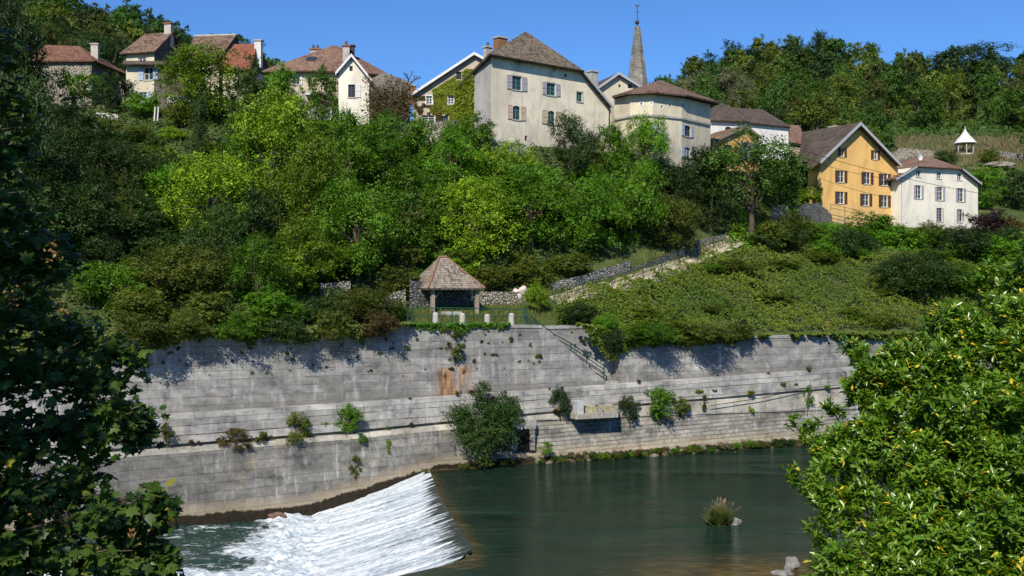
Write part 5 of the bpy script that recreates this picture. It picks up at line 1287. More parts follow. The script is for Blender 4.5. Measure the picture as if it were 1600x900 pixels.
# ------------------------------------------------------------------ vegetation
LG = 'green shrubs and trees covering the bluff'
def row(*rows):
    for r_ in rows:
        px, py, w, h, kind, size, label = r_[:7]; kw = r_[7] if len(r_) > 7 else {}
        nm = kw.pop('name', 'tree'); cat = kw.pop('cat', 'shrub' if nm == 'shrub' else 'tree')
        pxtree(px, py, w * (1.12 if py > 225 and px < 1130 else 1.06), h * (1.12 if py > 225 and px < 1130 and nm == 'tree' else 1.04), kind, label, nm, cat, kw.pop('shape', 'bushy' if nm == 'tree' else 'shrub'), size, **kw)
SH = dict(name='shrub')
def sh(**k): return dict(name='shrub', **k)
row(
 (425, 330, 150, 168, 'yg', 'big', 'tall yellow-green locust tree just below the balcony house'),
 (480, 385, 140, 165, 'yg', 'big', 'yellow-green locust tree in the middle of the bluff, left of the bright green group'),
 (545, 315, 120, 135, 'bg', 'big', 'bright green locust tree below the right end of the balcony house'),
 (598, 300, 105, 118, 'bg', 'big', 'bright green locust tree left of the pale rubble garden wall'),
 (655, 262, 74, 76, 'bg', 'mid', 'small fine-leaved tree growing in front of the pale rubble garden wall'),
 (742, 262, 86, 78, 'bg', 'mid', 'bright green tree against the foot of the large cream house'),
 (325, 385, 160, 130, 'yg', 'big', 'broad sunlit light green tree on the left half of the bluff'),
 (385, 300, 90, 100, 'bg', 'mid', 'mid green tree between the dark cypress and the tall yellow-green locust'),
 (560, 440, 150, 150, 'bg', 'big', 'fresh green tree left of the pavilion roof'),
 (480, 455, 120, 110, 'yg', 'big', 'light green tree low on the bluff above the patch of stone wall'),
 (640, 400, 130, 135, 'bg', 'big', 'deep green tree standing up behind the pavilion'),
 (705, 330, 125, 120, 'bg', 'big', 'green tree below the left corner of the large cream house'),
 (790, 315, 110, 92, 'yg', 'big', 'yellowish green tree below the windows of the large cream house'),
 (745, 405, 140, 112, 'yg', 'big', 'olive-yellow tree directly above the pavilion roof, to its right'),
 (830, 390, 140, 125, 'bg', 'big', 'broad dense green tree above the round yellow-green bush'),
 (852, 320, 74, 58, 'bg', 'mid', 'low green tree left of the round dark evergreen'),
 (893, 285, 86, 96, 'dg', 'big', 'round dark evergreen against the large cream house'),
 (920, 395, 120, 112, 'bg', 'big', 'green tree above the lower bend of the sloping path'),
 (925, 325, 80, 62, 'bg', 'mid', 'low bright green tree just below the round dark evergreen'),
 (985, 380, 115, 118, 'bg', 'big', 'dense green tree above the dark dry stone wall of the path'),
 (952, 270, 66, 74, 'bg', 'mid', 'small bright tree between the round dark evergreen and the rounded house'),
 (1012, 290, 90, 105, 'bg', 'big', 'green tree covering the lower window of the rounded ochre house'),
 (1050, 335, 92, 84, 'dg', 'big', 'dark green tree below the rounded ochre house'),
 (1045, 392, 105, 82, 'ol', 'big', 'olive green tree at the upper end of the path'),
 (1095, 330, 84, 90, 'dg', 'mid', 'dark green tree in front of the orange barn, left side'),
 (1110, 362, 80, 60, 'dg', 'mid', 'dark low tree behind the trunk of the feathery locust'),
 (1215, 335, 90, 66, 'bg', 'mid', 'green tree in front of the grey terrace wall'),
 (1172, 372, 185, 178, 'lo', 'big', 'tall open feathery locust tree with visible trunk at the top of the path', dict(shape='sparse')),
 (1212, 368, 110, 120, 'lo', 'big', 'second feathery locust leaning right beside the tall one at the top of the path', dict(shape='sparse')),
 # upper left gardens
 (322, 188, 158, 112, 'yg', 'big', 'light green tree in front of the brown-roofed house'),
 (384, 200, 74, 112, 'dg', 'mid', 'dark green tree under the orange-red roof'),
 (440, 172, 80, 70, 'bg', 'mid', 'green tree hiding the left front of the balcony house', dict(d=110.0)),
 (504, 186, 62, 84, 'bg', 'mid', 'climbing green tree beside the balcony', dict(d=109.3)),
 (312, 250, 38, 95, 'dg', 'mid', 'dark narrow cypress on the left of a pair below the light green tree', dict(shape='column')),
 (366, 238, 36, 80, 'dg', 'mid', 'dark narrow cypress on the right of a pair below the light green tree', dict(shape='column')),
 (345, 262, 50, 50, 'bg', 'mid', 'bright green garden shrub between the two dark cypresses', sh()),
 (270, 290, 66, 62, 'dg', 'mid', 'round dark shrub in the left gardens', sh()),
 (180, 178, 70, 62, 'dg', 'mid', 'dark green bush below the lean house roof', dict(name='tree')),
 (224, 184, 62, 46, 'bg', 'mid', 'leafy green bush at the foot of the tall narrow house', sh()),
 (285, 200, 62, 44, 'ol', 'mid', 'olive shrub below the white picket fence', sh()),
 (270, 225, 50, 34, 'yg', 'mid', 'yellow flowering shrub in the left gardens', sh()),
 (215, 225, 70, 38, 'ol', 'mid', 'olive green shrub under the pair of white posts', sh()),
 (160, 235, 80, 60, 'ol', 'mid', 'olive brown bush left of the gardens', sh()),
 (225, 275, 95, 60, 'ol', 'mid', 'rough olive thicket in the middle of the left slope', sh()),
 (116, 178, 92, 74, 'bg', 'mid', 'open tree in front of the far left stone house', dict(shape='sparse')),
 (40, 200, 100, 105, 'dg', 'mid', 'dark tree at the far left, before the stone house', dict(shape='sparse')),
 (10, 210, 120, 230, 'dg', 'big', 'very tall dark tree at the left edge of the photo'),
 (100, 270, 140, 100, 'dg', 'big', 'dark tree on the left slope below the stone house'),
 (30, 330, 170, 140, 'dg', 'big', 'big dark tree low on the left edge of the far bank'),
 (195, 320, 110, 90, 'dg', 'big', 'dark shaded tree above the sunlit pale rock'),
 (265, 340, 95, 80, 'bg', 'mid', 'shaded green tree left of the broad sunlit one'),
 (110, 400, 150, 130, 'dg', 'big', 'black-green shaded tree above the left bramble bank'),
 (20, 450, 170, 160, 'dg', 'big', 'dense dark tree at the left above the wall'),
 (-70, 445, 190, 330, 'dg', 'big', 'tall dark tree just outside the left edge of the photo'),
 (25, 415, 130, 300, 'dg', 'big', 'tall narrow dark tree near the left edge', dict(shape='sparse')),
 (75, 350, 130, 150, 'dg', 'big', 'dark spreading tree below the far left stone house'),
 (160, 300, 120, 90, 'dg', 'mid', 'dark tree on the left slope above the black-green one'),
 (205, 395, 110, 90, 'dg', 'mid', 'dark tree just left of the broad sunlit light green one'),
 (487, 216, 70, 40, 'bg', 'mid', 'green shrub under the balcony slab', sh()),
 (545, 212, 70, 38, 'bg', 'mid', 'green shrub at the foot of the white-edged gable', sh()),
 (597, 205, 50, 36, 'dg', 'mid', 'dark shrub right of the white-edged gable foot', sh()),
 (700, 216, 40, 34, 'bg', 'mid', 'small bush on top of the pale rubble garden wall', sh()),
 (948, 522, 46, 40, 'bg', 'big', 'rounded creeper mass bulging over the wall at the head of the stairs', sh(d=85.2)),
 (957, 548, 34, 44, 'dg', 'mid', 'dark creeper lobe hanging lowest over the wall by the stairs', sh(d=84.6)),
 (1015, 538, 90, 42, 'bg', 'big', 'creeper mound leaning over the wall, left of the middle of the right wall', sh(d=85.8)),
 (1095, 538, 110, 40, 'ol', 'big', 'broad creeper mound leaning over the middle of the right wall', sh(d=88.0)),
 (1155, 532, 60, 34, 'ol', 'mid', 'small creeper mound leaning over the right wall', sh(d=89.6)),
 (290, 532, 84, 58, 'ol', 'mid', 'olive shrub leaning over the left part of the tall wall', sh(d=71.8)),
 (372, 536, 90, 60, 'bg', 'mid', 'green shrub leaning over the tall wall, left of its middle', sh(d=73.1)),
 (452, 544, 80, 60, 'dg', 'mid', 'dark shrub leaning over the tall wall above the leafy parapet shrub', sh(d=74.5)),
 (520, 534, 76, 62, 'ol', 'mid', 'olive shrub leaning over the tall wall left of the rusty one', sh(d=75.7)),
 (590, 528, 70, 52, 'rb', 'mid', 'rust-brown shrub leaning over the tall wall left of the pavilion', sh(d=77.1)),
 (215, 552, 110, 80, 'ol', 'mid', 'olive shrub over the left end of the tall wall by the maple', sh(d=70.5)),
 # lower band, left to right
 (270, 470, 180, 110, 'ol', 'big', 'large dome of olive brambles above the left part of the wall', sh()),
 (170, 490, 120, 100, 'bg', 'big', 'green thicket at the left end of the wall', sh()),
 (215, 505, 120, 70, 'ol', 'mid', 'olive scrub spilling over the left part of the wall', sh()),
 (345, 440, 110, 110, 'dg', 'big', 'blue-green tree right of the bramble dome'),
 (395, 400, 110, 110, 'dg', 'big', 'shady dark green tree under the tall yellow-green locust'),
 (400, 480, 110, 110, 'bg', 'big', 'mid green tree above the wall, left of the stone patch'),
 (330, 508, 105, 66, 'ol', 'mid', 'low olive scrub on the wall top below the blue-green tree', sh()),
 (432, 508, 110, 70, 'bg', 'mid', 'low green scrub on the wall top', sh()),
 (450, 470, 90, 70, 'yg', 'mid', 'bright light green sapling left of the patch of stone wall', dict(name='tree')),
 (500, 505, 70, 50, 'dg', 'mid', 'dark shrub on the wall top below the patch of stone wall', sh()),
 (570, 503, 125, 62, 'ol', 'big', 'rust-tinged olive shrub on the wall top left of the pavilion', sh()),
 (622, 500, 50, 34, 'bg', 'mid', 'small green shrub on the wall top beside the pavilion steps', sh()),
 (838, 486, 46, 56, 'yg', 'mid', 'round yellow-green bush on the pavilion lawn', sh()),
 (905, 512, 66, 46, 'dg', 'mid', 'dark green shrub at the head of the stairs', sh()),
 (620, 462, 80, 58, 'ol', 'mid', 'brownish bush left of the pavilion roof', sh()),
 (765, 452, 80, 44, 'ol', 'mid', 'olive bramble heap behind the right post of the pavilion', sh()),
 (715, 430, 80, 50, 'ol', 'mid', 'olive bramble heap right behind the pavilion roof', sh()),
 (825, 448, 90, 48, 'ol', 'mid', 'olive bramble heap above the pinkish boulder', sh()),
 (895, 432, 90, 46, 'ol', 'mid', 'olive bramble heap above the grey retaining wall', sh()),
 # right bank
 (1150, 372, 40, 20, 'bg', 'small', 'low green shrub at the top bend of the path', sh()),
 (1215, 395, 110, 52, 'dg', 'mid', 'dark shaded shrub under the feathery locust', sh()),
 (1285, 385, 110, 44, 'bg', 'mid', 'green shrub under the grey terrace wall', sh()),
 (1350, 382, 105, 62, 'bg', 'mid', 'green bush in front of the yellow house, covering its foot', sh()),
 (1330, 400, 70, 48, 'dg', 'mid', 'dark green bush in the middle of the bank top below the yellow house', sh()),
 (1400, 392, 95, 50, 'bg', 'mid', 'bright green shrub below the gap between yellow and cream houses', sh()),
 (1460, 395, 100, 44, 'bg', 'mid', 'green shrub below the cream house', sh()),
 (1428, 344, 46, 24, 'bg', 'small', 'clipped green shrub on the whitish wall of the cream house', sh()),
 (1505, 410, 90, 66, 'dg', 'mid', 'blue-green shrub right of the cream house foot', sh()),
 (1540, 378, 88, 56, 'pu', 'mid', 'dark purple-leaved tree right of the cream house', dict(name='tree')),
 (1590, 385, 70, 56, 'rb', 'mid', 'reddish brown bush at the right edge', sh()),
 (1566, 420, 110, 60, 'bg', 'mid', 'green shrub at the right, below the purple tree', sh()),
 (1540, 320, 80, 62, 'bg', 'mid', 'green tree right behind the cream house', dict(d=158.0)),
 (1590, 335, 80, 70, 'dg', 'mid', 'dark tree at the right edge beside the cream house', dict(d=160.0)),
 (1425, 470, 150, 90, 'dg', 'big', 'deep green thicket on the bank left of the laurel top', sh()),
 (1525, 470, 150, 80, 'bg', 'big', 'green thicket on the bank behind the laurel top', sh()),
 (1262, 322, 52, 34, 'yg', 'small', 'bright yellow-green vine on top of the grey terrace wall', sh(d=137.0)),
 (1277, 318, 22, 52, 'dg', 'small', 'dark climber on the left side wall of the yellow house', sh(d=137.6)),
 (1478, 262, 50, 32, 'dg', 'mid', 'dark shrub left of the white gazebo', sh()),
 (1545, 258, 50, 30, 'ol', 'mid', 'olive shrub right of the white gazebo', sh()),
)
# gnarled dead tree beside the ivy house
d = 107; base = P(614, 190, d); T = thing('gnarled_tree', 'gnarled bare-branched tree with clinging brown foliage left of the ivy covered house', 'tree', base)
mb = MB(); g = np.random.default_rng(3); tips = []
def branch(p, dirv, r, ln, depth):
    q = p + dirv * ln; mid = p.lerp(q, .5) + V(tuple(g.normal(size=3) * ln * .10)); mb.tube([p, mid, q], [r, r * .85, r * .65], 5 if r > .05 else 4, False)
    if depth == 0: return
    for _ in range(3 if depth > 1 else 4):
        nd = (dirv + V(tuple(g.normal(size=3) * .62)) + V((0, 0, .05))).normalized(); branch(q, nd, r * .55, ln * g.uniform(.55, .8), depth - 1)
    if depth <= 3: tips.append(q)
for tx, ty, bx, by, r in ((-1.6, 3.6, 0, 0, .30), (1.4, 3.7, 0, 0, .34), (0, 3.0, 0, 0, .3)):
    tx *= .8; ty *= .72; q = base + V((tx, 0, ty)); mb.tube([base - V((0, 0, .6)), base + V((tx * .25, 0, ty * .4)), q], [.42, r, r * .7], 7)
    branch(q, V((tx * .5, .1, 1)).normalized(), r * .5, .95, 4)
mb.build('trunk', bark, T)
ps_ = []
for _ in range(6500):
    c = base + V((random.choice((-1.9, -1.0, -.3, .9, 1.3)), 0, 2.0)); ps_.append(tuple(c + V(tuple(g.normal(size=3))) * .5 + V((0, 0, random.uniform(-1.6, 1.1)))))
ps_ = np.array(ps_); addobj('foliage', leafmesh('foliage', ps_ - np.array(tuple(base)), unit(len(ps_)) + [0, 0, .3], rng.uniform(.1, .24, len(ps_)), rng.random(len(ps_)) * .9, LM['rb']), T)

# filler understorey: individual shrubs between the named ones
def filler(n, x0, x1, y0, y1, w, kinds, label, group, ok=None, size='small', name='shrub', shape='shrub', asp=(.6, .9), sd=1, d=None):
    r_ = random.Random(sd); k = 0; tries = 0
    while k < n and tries < n * 40:
        tries += 1; x, y = r_.uniform(x0, x1), r_.uniform(y0, y1)
        if ok and not ok(x, y): continue
        ww_ = r_.uniform(*w); kd = r_.choice(kinds); lk = {'bg': 'bright green', 'yg': 'yellow-green', 'ol': 'olive', 'dg': 'dark green', 'iv': 'bramble green', 'rb': 'brownish'}[kd]; pxtree(x, y, ww_, ww_ * r_.uniform(*asp), kd, lk + ' ' + label, name, 'shrub' if name == 'shrub' else 'tree', shape, size, group=group, var=r_.randrange(3)); k += 1
lawn = lambda x, y: not (635 < x < 880 and y > 455) and not (880 < x < 1160 and abs(y - (470 - (x - 870) * .33)) < 26 + 0) and y > np.interp(x, [130, 600, 740, 960, 1100, 1200], [205, 235, 262, 275, 300, 350]) + 10
filler(60, 130, 1140, 235, 470, (46, 84), ['bg', 'bg', 'yg', 'ol', 'dg'], 'low shrub filling a gap between the trees of the bluff', 'low shrubs filling the bluff', lambda x, y: lawn(x, y) and y < 455)
filler(26, 880, 1520, 400, 528, (44, 100), ['iv', 'iv', 'iv', 'ol', 'bg'], 'bramble mound on the steep bank right of the stairs', 'bramble mounds on the right bank', lambda x, y: y > 470 - (x - 860) * .335 + 34, 'mid', asp=(.25, .42), sd=9)
filler(26, 0, 260, 230, 500, (60, 100), ['dg', 'dg', 'bg', 'ol'], 'shrub on the shaded left slope', 'shaded shrubs of the left slope', None, 'mid', sd=5)
filler(16, 1200, 1620, 385, 412, (46, 80), ['bg', 'dg', 'ol'], 'low shrub along the top of the right bank', 'low shrubs along the bank top', None, 'mid', sd=6)

# woods on the hills: individual trees
def wood(n, x0, x1, tmin, tmax, kinds, label, group, sd, w=(8, 13), h=(8, 13), ok=None):
    r_ = random.Random(sd); pl = []; tries = 0
    while len(pl) < n and tries < n * 60:
        tries += 1; px = r_.uniform(x0, x1); t_ = r_.uniform(0, 1); pyc, dc = column(px)
        d = tmin + (tmax - tmin) * t_; z = gz(px, d); py = 450 - (z - CZ) * F / d
        if ok and not ok(px, py, d): continue
        W = r_.uniform(*w); x = (px - 800) / F * d
        if any((x - a) ** 2 + (d - b_) ** 2 < (.36 * (W + c)) ** 2 for a, b_, c in pl): continue
        pl.append((x, d, W)); kz = nz(px * .012, d * .02, sd) + r_.uniform(-.3, .3)
        kind = kinds[min(len(kinds) - 1, max(0, int((kz + .6) / 1.2 * len(kinds))))]
        look = {'h1': 'mid green', 'h2': 'yellowish green', 'h3': 'dark green', 'h4': 'bronze tinged'}[kind]; side = 'left part' if px < (x0 + x1) / 2 else 'right part'
        plant('tree', V((x, d, z - .6)), W, r_.uniform(*h), kind, look + ' ' + label + ', ' + side, 'tree', 'bushy', 'mid' if d < 235 else 'small', r_.randrange(3), group)
clear = lambda px, py, d: not (1375 < px < 1615 and 205 < py < 345)
wood(34, 1030, 1700, 165, 205, ['h3', 'h1', 'h2', 'h1'], 'broadleaf tree at the foot of the right hill', 'trees at the foot of the right hill', 21, (7, 11), (7, 11), clear)
wood(60, 1000, 1720, 205, 260, ['h3', 'h1', 'h2', 'h1', 'h4', 'h1'], 'broadleaf tree halfway up the right hill', 'trees halfway up the right hill', 22, (8, 12), (8, 12), clear)
wood(66, 1010, 1730, 262, 318, ['h3', 'h1', 'h3', 'h2', 'h1'], 'broadleaf tree near the ridge of the right hill', 'trees near the ridge of the right hill', 23, (8, 13), (9, 13))
wood(46, 40, 520, 190, 290, ['h3', 'h1', 'h4', 'h2', 'h3'], 'tree low on the left hill', 'trees low on the left hill', 24, (8, 12), (8, 12))
wood(80, -20, 560, 292, 425, ['h3', 'h3', 'h1', 'h4', 'h1'], 'tree high on the left hill', 'trees high on the left hill', 25, (9, 14), (9, 14))
row((1146, 195, 80, 88, 'cr', 'big', 'pale cream blossoming tree above the white walled house', dict(d=178.0)),
    (1082, 160, 70, 52, 'cr', 'mid', 'paler greyish tree at the left end of the right hill behind the rounded house', dict(d=200.0)),
    (1280, 118, 46, 72, 'h3', 'mid', 'tallest dark tree on the ridge of the right hill', dict(d=318.0)),
    (1356, 122, 24, 44, 'h3', 'small', 'small dark conifer on the ridge right of the tallest tree', dict(d=318.0, shape='conifer')),
    (1222, 125, 80, 68, 'h2', 'mid', 'light green broad tree on the ridge left of the tallest one', dict(d=315.0)),
    (1135, 150, 76, 86, 'h3', 'mid', 'dark round tree standing up at the left shoulder of the right hill', dict(d=300.0)),
    (1520, 140, 150, 76, 'h3', 'big', 'large dark oak-like tree on the ridge at right', dict(d=312.0)),
    (1180, 140, 60, 60, 'h1', 'mid', 'mid green tree between the dark shoulder tree and the light green ridge tree', dict(d=312.0)))
# bare crowns on the ridge
for px, py, w, label in ((1330, 112, 46, 'leafless grey crown on the ridge right of the tallest tree'), (1412, 118, 34, 'small leafless grey crown on the ridge near the dip'), (1515, 100, 40, 'leafless grey crown showing above the large dark ridge tree'), (1075, 165, 26, 'leafless grey tree at the left end of the right hill')):
    d = 316; b0 = P(px, py, d); T = thing('bare_tree', label, 'tree', b0); mb = MB(); g = np.random.default_rng(px)
    hh = w / F * d
    mb.tube([b0 - V((0, 0, 3)), b0 + V((0, 0, hh * .3))], .2, 5)
    for _ in range(26):
        dv = V((g.normal() * .7, g.normal() * .7, abs(g.normal()) + .8)).normalized(); a = b0 + V((0, 0, hh * g.uniform(0, .35))); q = a + dv * hh * g.uniform(.4, .75); mb.tube([a, a.lerp(q, .5), q], [.07, .05, .02], 3, False)
    mb.build('branches', plain('grey twig', (.22, .19, .18), .95, .1, .2), T)

# ground cover
def cover(name, n, x0, x1, f0, f1, size, kind, label=None, lift=(0, .5), ok=None, area=True, hum=.6):
    pos = []; px = rng.uniform(x0, x1, n * 2); tt_ = rng.uniform(0, 1, n * 2)
    for a, b_ in zip(px, tt_):
        pyc, dc = column(a); q0 = np.interp(f0, range(8), dc); q1 = np.interp(f1, range(8), dc); d = q0 + (q1 - q0) * b_; z = gz(a, d)
        if ok and not ok(a, 450 - (z - CZ) * F / d): continue
        x = (a - 800) / F * d; hump = hum * max(0, .35 + noise.noise(V((x * .45, d * .45, 3))) + .5 * noise.noise(V((x * 1.3, d * 1.3, 5))))
        pos.append((x, d, z + hump + random.uniform(*lift)))
        if len(pos) >= n: break
    pos = np.array(pos); nr = rng.normal(size=(len(pos), 3)) * .55 + [-.1, -.45, .8]
    tnt = np.array([np.clip(.42 + .6 * noise.noise(V((p[0] * .11, p[1] * .11, 1))) + .35 * noise.noise(V((p[0] * .45, p[1] * .45, 7))) , .0, .8) for p in pos]) * .7 + rng.random(len(pos)) * .28
    tnt[rng.random(len(pos)) < .03] = 1
    me = leafmesh(name, pos, nr, rng.uniform(.6, 1.4, len(pos)) * size, tnt, LM[kind]); o = addobj(name, me); o['kind'] = 'stuff'
    tag(o, label, 'ground cover' if label else None); return o
pathgap = lambda x, y: y > 470 - (x - 860) * .335 + 19
cover('bramble_cover', 76000, 870, 1700, .03, .98, .2, 'iv', 'tangled olive brambles and creepers covering the bank right of the stairs', (0, .25), pathgap, hum=1.0)
cover('undergrowth', 30000, -100, 1150, .02, 3.0, .34, 'dg', 'leafy undergrowth covering the bluff between its trees', (0, .35), lambda x, y: not (560 < x < 880 and y > 440) and not (x > 860 and y > 462 - (x - 860) * .335 - 24), hum=.7)  # dark leaf kind paints deep shade into the gaps between crowns
cover('bank_undergrowth', 9000, 1140, 1750, 1.0, 2.2, .36, 'bg', 'leafy undergrowth along the top of the right bank', (0, .4), hum=.8)
cover('hill_undergrowth', 26000, 1000, 1750, 3.6, 7.0, .85, 'h1', 'undergrowth between the trees of the right hill', (0, 1.2), lambda x, y: not (1370 < x < 1610 and 215 < y < 272), hum=.5)
cover('hill_undergrowth', 18000, -60, 580, 3.2, 7.0, .95, 'h3', 'undergrowth between the trees of the left hill', (0, 1.2), hum=.5)
def grass(name, n, x0, x1, y0, y1, size, label, kind='gr', ok=None):
    pos = []
    while len(pos) < n:
        x, y = random.uniform(x0, x1), random.uniform(y0, y1)
        if ok and not ok(x, y): continue
        p = G(x, y); pos.append(tuple(p))
    pos = np.array(pos); ax = np.tile([0, 0, 1.0], (n, 1)) + rng.normal(size=(n, 3)) * .35
    me = leafmesh(name, pos, rng.normal(size=(n, 3)) * [1, 1, .2] + [0, -.6, 0], rng.uniform(.6, 1.4, n) * size, rng.random(n) * .96, LM[kind], BLADE, ax); o = addobj(name, me); o['kind'] = 'stuff'; tag(o, label, 'grass')
grass('lawn_grass', 9000, 640, 880, 455, 503, .28, 'short sunlit grass of the pavilion lawn')
grass('verge_grass', 5000, 866, 1150, 375, 485, .4, 'grass verge along the upper side of the sloping path', ok=lambda x, y: abs(y - (466 - (x - 866) * .33)) < 12)
grass('terrace_grass', 5000, 1370, 1610, 215, 262, .8, 'dry grass of the terraces around the gazebo', 'dry')

# vegetation hanging over the walls
def hanging(name, n, xs_, low, kind, label, topf, size=.22, bulge=.7):
    pos = []; axs = []
    while len(pos) < n:
        x = random.uniform(xs_[0], xs_[-1]); lo = np.interp(x, xs_, low) + 11 * noise.noise(V((x * .06, 0, 2))) + 7 * noise.noise(V((x * .3, 0, 4)))
        tpx = np.interp(x, TOPPX, TOPPY) - 3 + 4 * noise.noise(V((x * .2, 1, 2)))
        if lo < tpx + 1: continue
        y = tpx + (lo - tpx) * random.random() ** .85; s_, z = wl(x, y, .1); o_ = .05 + bulge * random.random() * (1 - .6 * (y - tpx) / max(lo - tpx, 1)) * (.6 + .8 * abs(noise.noise(V((x * .08, y * .08, 6)))))
        pos.append(tuple(ww(s_, o_, z)))
    pos = np.array(pos); nr = rng.normal(size=(n, 3)) * .5 + [.35, -.8, .45]
    tnt = np.array([np.clip(.45 + .6 * noise.noise(V((p[0] * .4, p[2] * .6, 1))), 0, .75) for p in pos]) * .7 + rng.random(n) * .28
    me = leafmesh(name, pos, nr, rng.uniform(.6, 1.4, n) * size, tnt, LM[kind]); o = addobj(name, me); o['kind'] = 'stuff'; tag(o, label, 'creeper')
hanging('hanging_creeper', 15000, [860, 890, 905, 920, 935, 948, 958, 972, 1000, 1040, 1080, 1130, 1165, 1180, 1250, 1320, 1420, 1700], [500, 503, 508, 522, 542, 562, 566, 548, 541, 537, 538, 536, 531, 521, 522, 526, 535, 545], 'iv', 'green creeper hanging over the wall right of the stairs', None, .24, .9)
hanging('hanging_brambles', 13000, [-200, 130, 200, 250, 290, 330, 390, 420, 480, 520, 560, 600, 640, 655], [560, 560, 552, 545, 530, 524, 536, 525, 534, 520, 532, 515, 505, 500], 'ol', 'dry olive brambles hanging over the left part of the wall', None, .24, 1.5)
hanging('hanging_ivy', 2200, [640, 700, 705, 730, 750, 790, 800], [512, 515, 520, 516, 511, 514, 504], 'bg', 'thin green ivy fringe on the wall top under the bollards', None, .16, .4)

# plants rooted in the river wall
def wallplant(px, py, w, h, kind, label, off=1.2, size='mid', name='wall_shrub', d=None, group=None):
    s_, z = wl(px, py + h * .5, off); p = ww(s_, off - .1, z); dd_ = p.y
    plant(name, p, w / F * dd_, h / F * dd_, kind, label, 'shrub', 'bushy', size, random.randrange(3), group, trunk=True)
wallplant(757, 662, 132, 128, 'dg', 'large dark green bush growing at the waterline beside the weir', 2.6, 'big', 'shrub')
wallplant(790, 640, 60, 60, 'dg', 'dark bush fork on the right of the large waterline bush', 2.2, 'mid', 'shrub')
wallplant(725, 655, 30, 44, 'ol', 'yellowish shrub at the left flank of the large waterline bush', 2.0)
wallplant(545, 652, 60, 44, 'bg', 'leafy green shrub on the parapet above the left ledge', 1.6)
wallplant(465, 670, 50, 62, 'ol', 'upright olive shrub on the left ledge', 1.7)
wallplant(370, 688, 60, 40, 'rb', 'sprawling yellow-brown weed on the left ledge', 1.7)
wallplant(408, 684, 30, 24, 'ol', 'small yellowish weed right of the sprawling one', 1.7, 'small')
wallplant(262, 676, 26, 40, 'ol', 'thin dry weed hanging by the maple at left', 1.5, 'small')
wallplant(555, 730, 24, 36, 'ol', 'yellow-green tuft on the face of the lower left wall', 2.0, 'small')
wallplant(567, 686, 18, 18, 'bg', 'tiny green tuft below the leafy parapet shrub', 1.9, 'small')
wallplant(608, 696, 12, 26, 'yg', 'tiny yellow tuft on the lower wall left of the large bush', 1.9, 'small')
wallplant(876, 628, 42, 46, 'dg', 'compact dark shrub left of the stone platform', 1.5)
wallplant(985, 640, 44, 44, 'dg', 'drooping dark shrub just right of the stone platform', 1.6)
wallplant(1032, 628, 62, 56, 'bg', 'large spiky green shrub on the ledge right of the stone platform', 1.6)
wallplant(1062, 634, 40, 34, 'ol', 'airy olive shrub clinging beside the large spiky one', 1.5)
wallplant(1101, 630, 16, 26, 'ol', 'thin yellowish weed on the pale ledge', 1.5, 'small')
wallplant(1175, 640, 12, 14, 'yg', 'tiny yellow weed on the lower ledge', 1.5, 'small')
wallplant(1263, 622, 22, 44, 'bg', 'narrow green sapling on the embankment at right', 1.5, 'small')
wallplant(712, 540, 44, 50, 'ol', 'creeper patch on the upper wall below the bollards', .2, 'small')
wallplant(855, 700, 26, 24, 'bg', 'small green shrub at the foot of the wall right of the culvert', 2.6, 'small')
# little tufts in the joints of the upper wall
r_ = random.Random(4)
for k in range(110):
    x = r_.uniform(250, 920); y = r_.uniform(520, 590); 
    if x > 846 and y > 503 + (x - 846) * .85: continue
    s_, z = wl(x, y, .02); p = ww(s_, .03, z); dd_ = p.y; w_ = r_.uniform(4, 11) * (1.5 if r_.random() < .15 else 1)
    plant('wall_weed', p - V((0, 0, w_ / F * dd_ * .3)), w_ / F * dd_, w_ * r_.uniform(.5, 1.5) / F * dd_, r_.choice(['ol', 'bg', 'rb']), 'one of the many small weeds in the joints of the tall grey wall', 'weed', 'shrub', 'small', r_.randrange(3), 'weeds in the joints of the tall wall', trunk=False)
for k in range(46):
    x = r_.uniform(250, 1310); s_, _ = wl(x, 600, 1.1); lvl = r_.choice([Bline(s_) - .1, Bline(s_) + .3, Aline(s_) + .0]); off = 1.5 if lvl < Bline(s_) else 1.1; p = ww(s_, off, lvl); w_ = r_.uniform(6, 16)
    plant('wall_weed', p, w_ / F * p.y, w_ * .9 / F * p.y, r_.choice(['ol', 'rb', 'rb', 'yg']), 'one of the small dry weeds along the ledge of the embankment wall', 'weed', 'shrub', 'small', r_.randrange(3), 'weeds along the embankment ledge', trunk=False)
# foot of the wall: stones and weeds at the waterline
for k in range(60):
    x = r_.uniform(835, 1330); s_, _ = wl(x, 700, 2.5); o_ = r_.uniform(1.9, 3.2); p = ww(s_, o_, r_.uniform(-.05, .5 * (3.2 - o_))); mb = MB(); q = r_.uniform(.15, .42); blob(mb, p, (q, q, q * .7), k, 1, .5)
    tag(mb.build('river_stone', r_.choice([plain('shore stone', (.17, .155, .12), .9, .2, .4, 4), plain('mossy stone', (.07, .06, .035), .9, .2, .4, 4), plain('mossy stone', (.1, .1, .05))])), 'one of the rough stones lying along the foot of the wall at the waterline', 'stone', 'stones along the waterline')
for k in range(84):
    x = r_.uniform(835, 1310); s_, _ = wl(x, 700, 2.5); p = ww(s_, r_.uniform(2.3, 3.2), -.05); w_ = r_.uniform(10, 24)
    plant('waterside_weed', p, w_ / F * p.y, w_ * .75 / F * p.y, r_.choice(['ol', 'bg', 'yg', 'rb', 'dg']), 'one of the grassy weeds growing at the waterline below the wall', 'weed', 'shrub', 'small', r_.randrange(3), 'weeds at the waterline', trunk=False)
